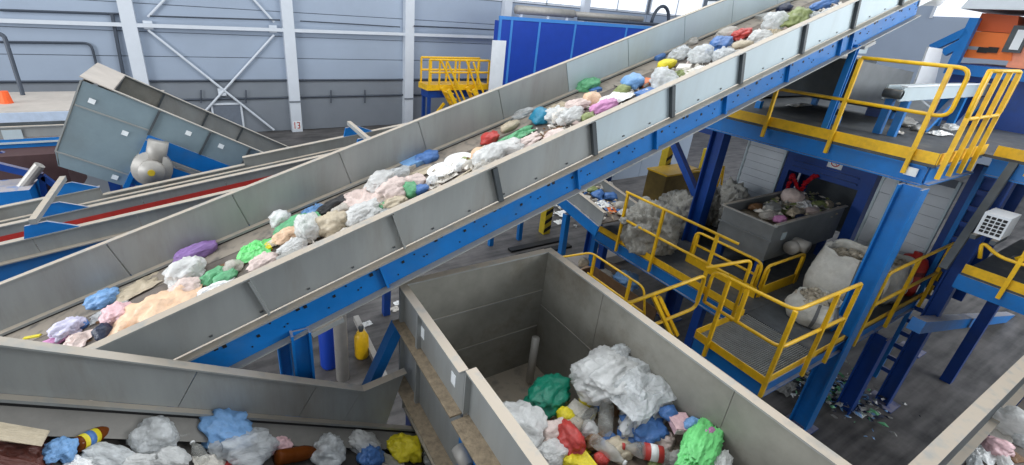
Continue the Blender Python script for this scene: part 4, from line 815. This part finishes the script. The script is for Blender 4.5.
KN = dict(bag=('plastic_bag', 'crumpled bag', 'bag'), film=('plastic_film', 'crumpled film sheet', 'film'), bottle=('bottle', 'bottle', 'bottle'), box=('carton', 'squashed carton', 'carton'), plate=('foam_plate', 'round foam plate', 'plate'),
 tray=('foam_tray', 'shallow tray', 'tray'), stick=('strip', 'thin strip', 'strip'), cloth=('rag', 'rumpled cloth', 'cloth'), ball=('paper_ball', 'balled-up bag', 'bag'), can=('can', 'dented can', 'can'), net=('net_bag', 'limp net bag', 'bag'), card=('cardboard', 'torn cardboard piece', 'cardboard'))
ITEMS = []
def put(o, c, U, N, w_, d_, h_, tw=0):
    Y_ = N.cross(U); R3 = Matrix((U, Y_, N)).transposed().to_4x4(); o.matrix_world = Matrix.Translation(c) @ R3 @ Matrix.Rotation(tw, 4, 'Z') @ Matrix.Diagonal((w_, d_, h_, 1))
cnt = [0]
def item(surf, px, py, w, h, kind, col, desc=None, lift=0, ang=None):
    cnt[0] += 1; k = cnt[0]; r = random.Random(k*13+1); P, N, U = BELT_N[surf]
    P = P+N*lift; c = onplane(px, py, P+N*.03, N); d = depth(c); sw, sh = w*d/FPX, h*d/FPX
    g_ = (1.28 if w < 25 else 1.1) if surf == 'main' else 1.1; sw *= g_; sh *= g_; d_, h_ = sh*1.15, max(.03, sh*(.72 if w < 40 else .58)); c = onplane(px, py, P+N*h_*.42, N); c = c-N*(h_*.42)
    name, phrase, cat = KN[kind]; mt = lmat(col, kind)
    if kind in ('bag', 'ball', 'net'):
        sub = 5 if w > 60 else 4 if w > 18 else 3; base = bagmesh(k % 11, sub)
        if kind == 'ball': h_ = sh*.9; d_ = sh
        me = base.copy(); me.name = name; me.materials.clear(); me.materials.append(mt); o = bpy.data.objects.new(name, me); COL.objects.link(o); put(o, c, U, N, sw*1.08, d_, h_, r.uniform(-.35, .35))
    elif kind in ('film', 'cloth'):
        me = filmmesh(k % 7).copy(); me.name = name; me.materials.clear(); me.materials.append(mt)
        if kind == 'cloth': me.shade_smooth()
        o = bpy.data.objects.new(name, me); COL.objects.link(o); put(o, c, U, N, sw*1.12, d_*1.3, max(.05, h_*.75), r.uniform(-.3, .3))
    elif kind in ('box', 'card'):
        o = MB(); t = .5 if kind == 'box' else .12
        o.hexa([(-.5, -.5, 0), (.5, -.46, 0), (.47, .5, 0), (-.46, .47, 0), (-.46, -.5, t), (.5, -.5, t*.8), (.45, .45, t), (-.5, .5, t*.85)]); o = o.build(name, mt); put(o, c, U, N, sw*.95, d_*.95, max(h_, .05), r.uniform(-.5, .5))
        if kind == 'box':
            f_ = MB().hexa([(-.5, -.52, .05), (-.1, -.52, .05), (-.1, -.5, .05), (-.5, -.5, .05), (-.46, -.53, .4), (-.1, -.53, .4), (-.1, -.5, .4), (-.46, -.5, .4)]).build('printed_panel', lmat('offwhite', 'x'), None); f_.parent = o
    elif kind in ('plate', 'tray'):
        n = 20; pr_ = [(.02, .0), (.36, .0), (.5, .5), (.47, .5), (.34, .08), (.02, .08)]
        o = MB().lathe(pr_, 20 if kind == 'plate' else 4, Matrix.Rotation(math.pi/4, 4, 'Z')).build(name, mt, None, kind == 'plate'); put(o, c, U, N, sw*(1 if kind == 'plate' else 1.35), d_*(1 if kind == 'plate' else 1.35), max(.04, h_*.4), r.uniform(-.4, .4))
    elif kind == 'stick':
        o = MB().prism([(-.5, -.5, 0), (.5, -.5, 0), (.5, .5, 0), (-.5, .5, 0)], (0, 0, 1)).build(name, mt); put(o, c, U, N, sw*1.1, .03, .02, ang if ang is not None else r.uniform(-.6, .6))
    elif kind == 'can':
        o = MB().lathe([(.4, -.5), (.5, -.45), (.5, .45), (.4, .5)], 14, Matrix.Translation((0, 0, .5)) @ Matrix.Rotation(math.pi/2, 4, 'Y')).build(name, mt, None, True); put(o, c, U, N, sw, sh*.8, sh*.8, r.uniform(-.4, .4))
    ITEMS.append((o, surf, px, py, w*h, (CN.get(col, col)+' '+(desc or phrase)), cat)); return o
def bottle(surf, x0, y0, x1, y1, col, lab=None, cap='white', lift=0, desc='bottle', fat=.27):
    P, N, U = BELT_N[surf]; P = P+N*(.05+lift); a, b = onplane(x0, y0, P, N), onplane(x1, y1, P, N); L_ = (b-a).length; ax = (b-a).normalized(); q = N.cross(ax); R3 = Matrix((q, ax.cross(q), ax)).transposed().to_4x4(); mx = Matrix.Translation(a) @ R3
    rd_ = min(L_*fat/2, .06); o = bpy.data.objects.new('bottle', None); COL.objects.link(o); o.location = a-N*rd_; ROOT[o] = a-N*rd_; o.empty_display_size = .05
    pr_ = [(.3, 0), (.9, .01), (1, .05), (1, .3), (.94, .33), (1, .36), (1, .58), (.85, .7), (.5, .82), (.36, .88), (.36, .94)]
    MB().lathe([(r_*rd_, z*L_) for r_, z in pr_], 16, mx).build('bottle_body', lmat(col, 'bottle'), o, True)
    MB().lathe([(.42*rd_, .94*L_), (.42*rd_, L_)], 12, mx).build('cap', lmat(cap, 'x'), o, True)
    if lab:
        l = MB().lathe([(1.03*rd_, .12*L_), (1.03*rd_, .52*L_)], 16, mx).build('paper_label', lmat(lab, 'x'), o, True)
        MB().lathe([(1.04*rd_, .24*L_), (1.04*rd_, .4*L_)], 16, mx).build('label_band', lmat('blue' if lab == 'yellow' else 'white', 'x'), l, True)
    ITEMS.append((o, surf, (x0+x1)/2, (y0+y1)/2, abs(x1-x0)*20, (CN.get(col, col)+' '+desc+((' with a '+lab+' label') if lab else '')), 'bottle')); return o

MAIN = '''31,336,13,7,stick,yellow 66,328,24,19,bag,lavender 81,325,10,8,bag,blue 53,342,22,9,bag,magenta 74,339,22,15,cloth,blush 80,305,26,13,card,maroon 103,298,27,18,bag,skyblue 134,287,40,18,cloth,beige
106,311,28,11,film,clear 150,309,74,48,cloth,peach 117,314,22,20,bag,pink 103,333,13,18,bag,navy 184,270,34,28,bag,white 184,288,28,20,bag,blush 196,254,36,17,ball,purple 207,290,38,16,film,white 212,276,20,13,bag,green
224,264,18,10,card,brown 243,258,16,10,card,brown 233,266,15,13,bag,offwhite 254,247,32,20,film,lime 262,248,14,10,box,yellow 292,248,24,16,bag,white 280.5,219,16,13,ball,white 297,225,42,24,bag,green 308.5,227,20,26,bag,white
312,208,20,9,film,skyblue 332,205,32,13,bag,black 332,223,30,25,bag,beige 363,213,34,24,bag,white 345,232,24,14,film,offwhite 380,181,34,20,bag,white 358,195,44,24,cloth,blush 392,191,34,26,bag,blush 388,205,26,13,bag,green
407,190,16,16,bag,green 419,190,15,10,bag,blue 398,174,22,12,bag,clear 413,160,20,14,box,skyblue 427,157,18,12,bag,blue 419,171,28,12,tray,beige 441,165,24,21,plate,white 458,155,22,22,plate,white 441,178,32,11,tray,offwhite
432,181,10,9,ball,white 464,173,20,6,stick,beige 473,152,14,14,card,olive 489,156,34,23,bag,white 489,138,16,11,bag,red 499,150,44,24,bag,white 516,134,38,11,film,green 522,144,44,15,bag,blush 525,113,28,11,bag,clear
540,116,16,16,bag,teal 556,115,22,15,bag,white 571,116,30,17,bag,white 552,129,28,12,card,brown 590,99,18,13,bag,peach 577,105,20,12,bag,blush 588,85,20,13,bag,green 594,88,9,9,box,blue 603,107,28,15,bag,magenta
588,117,12,9,bag,olive 614,96,32,15,film,white 622,90,14,10,bag,olive 632,82,18,15,bag,skyblue 645,81,14,8,box,orange 646,91,16,9,box,blue 662,79,19,21,bag,clear 667,64,15,10,bag,yellow 660,58,9,6,can,blue
680,53,19,13,bag,clear 679,73,18,11,film,olive 684,66,11,9,box,offwhite 701,54,20,17,bag,clear 719,45,38,17,bag,blue 723,55,20,13,bag,clear 727,33,18,11,bag,offwhite 741,34,20,11,bag,red 758,37,22,13,bag,white
742,45,16,9,bag,beige 777,21,21,17,bag,clear 797,18,32,21,net,olive 824,4,32,11,bag,blue 784,8,16,8,bag,navy 765,15,12,9,box,grey 812,18,20,12,bag,clear 560,105,20,10,film,beige 640,100,22,9,film,offwhite 700,68,20,9,film,white
468,165,14,9,bag,offwhite 510,126,18,9,bag,beige 375,204,20,12,film,offwhite 338,212,20,12,bag,offwhite 270,243,18,9,film,offwhite 225,277,18,11,bag,green 163,297,20,10,bag,pink 771,31,16,9,film,beige 836,10,16,8,bag,white 692,42,14,8,bag,offwhite'''
for t in MAIN.split():
    a = t.split(','); item('main', *map(float, a[:4]), a[4], a[5])
rf_ = random.Random(21)
for k in range(46):      # more of the same stream, between the larger pieces
    x = rf_.uniform(.0, 8.6); yy = YN+.3+rf_.random()**1.2*.95; q = RM.p(RM.ux(x), yy, -.44)-EYE
    px, py = CX+FPX*q.dot(rt)/q.dot(fw), CY+FPX*q.dot(dn)/q.dot(fw); sz_ = rf_.uniform(.12, .24)*FPX/q.dot(fw)
    item('main', px, py, sz_*1.2, sz_*.75, rf_.choice(['bag', 'bag', 'film', 'bag', 'card', 'ball', 'box']), rf_.choice(['white', 'offwhite', 'clear', 'beige', 'blush', 'offwhite', 'grey', 'white', 'clear', 'peach', 'olive', 'brown']))
FRONT = '''24,452,60,26,cloth,maroon 43,429,18,16,card,maroon 61,449,24,24,bag,skyblue 110,455,40,22,bag,clear 138,461,28,16,bag,white 156,434,38,34,bag,clear 170,457,34,20,bag,white 228,428,50,40,bag,skyblue
246,447,58,38,bag,clear 281,445,20,18,bag,pink 328,450,30,30,bag,clear 364,443,30,22,bag,white 371,456,26,20,bag,blue 405,447,34,26,bag,yellow 392,461,28,12,box,grey 440,454,44,22,bag,white 233,463,16,8,bag,red 85,462,30,12,film,white 210,460,26,14,film,offwhite'''
for t in FRONT.split():
    a = t.split(','); item('front', *map(float, a[:4]), a[4], a[5])
item('front', 22, 431, 42, 18, 'card', 'beige', lift=.12)
bottle('front', 75, 446, 113, 427, 'amber', 'yellow', 'maroon', fat=.4)
bottle('front', 276, 458, 322, 450, 'amber', None, 'amber', fat=.36); bottle('front', 178, 437, 200, 434, 'clear', None, 'maroon'); bottle('front', 205, 462, 192, 442, 'clear', None, 'white', fat=.4)
HOP = '''548,392,52,32,bag,darkgreen,0.02 650,392,110,44,bag,white,.1 608,375,70,50,bag,white,.14 640,374,80,44,film,clear,.26 622,351,24,16,bag,clear,.3 522,424,42,46,bag,white,.0 553,432,28,26,bag,blush,.0 570,438,26,32,net,red,.02 551,452,36,22,bag,white,.03
565,415,16,16,bag,yellow,.03 577,408,18,14,box,offwhite,.03 586,401,14,12,bag,yellow,.03 617,403,18,18,card,brown,.05 630,406,20,18,bag,grey,.06 642,428,46,32,bag,blue,.06 668,412,18,14,bag,blue,.2 654,416,26,14,bag,clear,.1 681,421,20,18,box,pink,.2 707,434,16,10,can,magenta,.3
700,446,80,28,bag,lime,.26 611,441,20,14,box,blue,.04 583,459,18,18,box,yellow,.04 571,460,16,12,bag,yellow,.04 589,429,16,16,bag,white,.04 602,458,14,12,bag,red,.05 620,448,34,20,bag,beige,.02 534,455,22,16,bag,clear,.02 660,440,26,18,bag,blush,.04 596,440,24,16,bag,brown,.0
630,438,20,12,bag,grey,.03 675,460,34,16,bag,grey,.03 560,400,22,12,film,olive,.0 693,424,18,12,bag,skyblue,.24 655,462,18,10,bag,olive,.04 545,462,20,10,card,beige,.04 574,424,18,14,bag,beige,.02 722,462,30,14,bag,white,.24 512,455,16,16,bag,grey,.0'''
for t in HOP.split():
    a = t.split(','); item('hopper', *map(float, a[:4]), a[4], a[5], lift=float(a[6]))
bottle('hopper', 605, 432, 608, 392, 'clear', None, 'white', .1, fat=.5); bottle('hopper', 572, 428, 598, 408, 'clear', None, 'blue', .06, fat=.45); bottle('hopper', 668, 456, 622, 446, 'clear', 'red', 'red', .08, fat=.45); bottle('hopper', 592, 438, 626, 464, 'clear', None, 'white', .07, fat=.36)
for t in '1016,424,20,36,bag,white 1000,432,22,16,plate,offwhite 998,446,26,18,bag,pink 1014,452,16,14,card,brown 985,452,26,12,film,white 975,462,22,10,bag,clear 1004,461,22,10,bag,white 1021,440,12,14,bag,clear'.split():
    a = t.split(','); item('corner', *map(float, a[:4]), a[4], a[5])
for t in '792,198,18,16,ball,blush 806,203,26,12,film,white 818,204,20,9,bag,olive 772,208,20,12,bag,grey 768,215,22,10,bag,offwhite 780,219,14,9,bag,magenta 795,212,22,10,bag,beige 812,211,18,9,bag,blush 756,207,14,9,bag,brown 785,209,16,8,card,olive 828,204,16,8,bag,beige 802,217,14,7,bag,navy'.split():
    a = t.split(','); item('bin', *map(float, a[:4]), a[4], a[5])
for t in '606,186,16,9,bag,offwhite 598,194,14,10,bag,blue 612,196,16,9,bag,blue 620,205,14,9,bag,offwhite 612,208,12,8,card,orange 624,212,14,8,bag,white 592,190,12,8,bag,olive 603,203,14,8,film,white 626,220,12,9,bag,grey 584,188,12,8,bag,white'.split():
    a = t.split(','); item('side', *map(float, a[:4]), a[4], a[5])
for t in '940,132,22,9,film,white 950,127,20,8,bag,white 897,131,16,7,film,offwhite 918,128,14,8,bag,grey 905,122,22,12,bag,grey 800,104,34,6,film,white'.split():
    a = t.split(','); item('deck', *map(float, a[:4]), a[4], a[5])
for t in '590,268,18,14,card,peach 603,276,18,14,bag,offwhite 612,264,16,12,card,brown 625,280,24,22,bag,skyblue 583,262,12,9,bag,beige 598,286,16,10,bag,blush'.split():
    a = t.split(','); item('pit', *map(float, a[:4]), a[4], a[5])
for t in '565,212,16,9,film,white 578,206,14,8,film,offwhite 560,221,10,6,film,white 367,323,9,5,film,white 395,308,8,5,film,offwhite 398,302,8,4,film,white 861,412,12,6,film,white 872,414,9,5,film,skyblue 785,384,26,10,film,grey'.split():
    a = t.split(','); item('floor', *map(float, a[:4]), a[4], a[5])
for t in '20,127,10,4,bag,offwhite 36,126,16,5,film,white 46,127,14,5,bag,white'.split():
    a = t.split(','); item('level', *map(float, a[:4]), a[4], a[5])
# labels: each one told apart by the nearest different neighbour
seen = set()
def relw(a, b, surf):
    dx, dy = b[2]-a[2], b[3]-a[3]
    if surf == 'main': return 'just downhill of' if dx > 0 and abs(dx) > abs(dy)*.6 else ('just uphill of' if dx < 0 and abs(dx) > abs(dy)*.6 else ('in front of' if dy < 0 else 'behind'))
    return ('left of' if dx > 0 else 'right of') if abs(dx) > abs(dy) else ('in front of' if dy < 0 else 'behind')
from collections import Counter
dc_ = Counter((it[1], it[5]) for it in ITEMS)
for it in sorted(ITEMS, key=lambda i: dc_[(i[1], i[5])]):
    o, surf = it[0], it[1]
    nb_ = sorted((b for b in ITEMS if b[1] == surf and b[0] is not o and b[5] != it[5]), key=lambda b: (b[2]-it[2])**2+(b[3]-it[3])**2+4000*(dc_[(surf, b[5])] > 1))
    cands = [it[5]+' '+PHR[surf]] if dc_[(surf, it[5])] == 1 else []
    cands += ['%s %s, %s the %s' % (it[5], PHR[surf], relw(it, b, surf), b[5]) for b in nb_[:8]]
    for c in cands:
        c = ' '.join(c.split())
        if c not in seen and len(c.split()) <= 16: break
    seen.add(c); tag(o, c, it[6], GRP[surf])
def bed(name, label, x0, x1, y0, y1, z0, zt):
    mb = MB(); n = 14
    for i in range(n+1):
        for j in range(n+1):
            x, y = x0+(x1-x0)*i/n, y0+(y1-y0)*j/n; mb.v.append(V((x, y, zt+.05*noise.noise(V((x*5, y*5, 2))))))
    for i in range(n):
        for j in range(n): a = i*(n+1)+j; mb.f.append((a, a+n+1, a+n+2, a+1))
    k = len(mb.v); mb.v += [V((x0, y0, z0)), V((x1, y0, z0)), V((x1, y1, z0)), V((x0, y1, z0))]; mb.f.append((k, k+3, k+2, k+1))
    tag(mb.build(name, mat('bed_litter', (150, 138, 118), .7, 0, .5, 12, bump=.8, bscale=14)), label, 'litter', None, 'stuff')
bed('litter_bed', 'bed of small litter filling the grey trough', bx0+.03, bx1-.03, by0+.03, by1-.03, 2.54, 2.82)
bed('litter_bed', 'bed of small litter filling the rusty waste box', 5.09, 6.46, 4.24, 5.86, .64, .86)
# loose scraps nobody could count
def scraps(name, label, pts, m, rng, size):
    mb = MB()
    for p, N, in pts:
        s_ = size*rng.uniform(.4, 1.3); a = V((rng.uniform(-1, 1), rng.uniform(-1, 1), rng.uniform(-.4, .4)))*s_; b = V((rng.uniform(-1, 1), rng.uniform(-1, 1), rng.uniform(-.4, .4)))*s_; q = p+N*s_*.4
        mb.add([q+a, q+b, q-a, q-b, q+N*s_*rng.uniform(.3, .8), q-N*s_*.3], [(0, 1, 4), (1, 2, 4), (2, 3, 4), (3, 0, 4), (1, 0, 5), (2, 1, 5), (3, 2, 5), (0, 3, 5)])
    return tag(mb.build(name, m), label, 'scraps', None, 'stuff')
rng = random.Random(9)
def beltpts(n, y0, y1, x0=-1.4, x1=9.2):
    return [(RM.p(RM.ux(rng.uniform(x0, x1)), y0+(y1-y0)*rng.random()**1.3, -.475), RM.N) for _ in range(n)]
scraps('pale_scraps', 'pale loose scraps scattered along the rising belt', beltpts(760, YN+.15, YF-.55, .3), lmat('offwhite', 'x'), rng, .055)
scraps('brown_scraps', 'brown loose scraps scattered along the rising belt', beltpts(260, YN+.15, YF-.5), lmat('brown', 'x'), rng, .03)
scraps('dark_scraps', 'dark loose scraps scattered along the rising belt', beltpts(160, YN+.15, YF-.5), lmat('grey', 'x'), rng, .03)
scraps('pink_scraps', 'pinkish loose scraps scattered along the rising belt', beltpts(260, YN+.15, YF-.6, .3), lmat('blush', 'x'), rng, .055)
for c, n in (('beige', 160), ('brown', 90), ('offwhite', 90), ('blue', 30), ('red', 25), ('yellow', 25)):
    pts = []
    for _ in range(n):
        x, y = rng.uniform(1.45, 2.98), rng.uniform(.2, 2.15); pts.append((V((x, y, 2.8+.06*noise.noise(V((x*3, y*3, 0))))), V((0, 0, 1))))
    scraps('hopper_scraps', CN.get(c, c)+' loose scraps between the larger waste in the hopper', pts, lmat(c, 'x'), rng, .06)
mb = MB(); n_, m_ = 26, 34
for i in range(n_+1):
    for j in range(m_+1):
        x, y = HX0+.08+(HX1-HX0-.12)*i/n_, HYF+.02+(2.45-HYF)*j/m_; e = min(1, max(0, (2.45-y)/.55)); mb.v.append(V((x, y, 2.06+e*(.72+.14*noise.noise(V((x*4, y*4, 1)))+.32*(x-2.2)))))
for i in range(n_):
    for j in range(m_): a = i*(m_+1)+j; mb.f.append((a, a+m_+1, a+m_+2, a+1))
tag(mb.build('litter_mound', mat('mixed_litter', (120, 108, 94), .7, 0, .5, 14, bump=.8, bscale=14)), 'packed mound of mixed litter filling the hopper', 'litter', None, 'stuff')
def patch(name, label, px, spread, n, z, cols, size):
    c = on(*px, 2, z)
    for k, col in enumerate(cols):
        pts = [(V((c.x+rng.gauss(0, spread[0]), c.y+rng.gauss(0, spread[1]), z+rng.random()*size*1.5)), V((0, 0, 1))) for _ in range(n)]
        scraps(name, CN.get(col, col)+' '+label, pts, lmat(col, 'x'), rng, size)
patch('pile_scraps', 'scraps in the floor pile behind the blue posts', (835, 392), (.35, .35), 90, .03, ('white', 'green', 'navy', 'grey', 'skyblue'), .06)
patch('floor_scraps', 'scraps on the floor under the rising belt', (568, 212), (.5, .7), 40, .01, ('white', 'offwhite'), .08)
patch('trough_scraps', 'scraps filling the grey trough', (795, 208), (.5, .2), 90, 2.83, ('beige', 'offwhite', 'grey', 'olive'), .06)
for col in ('offwhite', 'beige', 'blue'):
    scraps('side_scraps', CN.get(col, col)+' scraps on the small side conveyor', [(RS.p(rng.uniform(.05, 3), rng.uniform(SX0+.08, SX1-.06), -.02), RS.N) for _ in range(110)], lmat(col, 'x'), rng, .06)
for col in ('beige', 'offwhite', 'brown'):
    scraps('pit_scraps', CN.get(col, col)+' scraps in the rusty waste box', [(V((rng.uniform(5.2, 6.4), rng.uniform(4.3, 5.8), .85+.1*rng.random())), V((0, 0, 1))) for _ in range(110)], lmat(col, 'x'), rng, .08)
for col in ('brown', 'grey', 'offwhite'):
    scraps('front_scraps', CN.get(col, col)+' scraps on the lower left belt', [(RF.p(RF.ux(rng.uniform(-1.6, 1.2)), rng.uniform(1.0, 2.75), -.51), RF.N) for _ in range(130)], lmat(col, 'x'), rng, .045)
for col, px in (('offwhite', (900, 285)), ('brown', (900, 285)), ('orange', (897, 260))): 
    pass
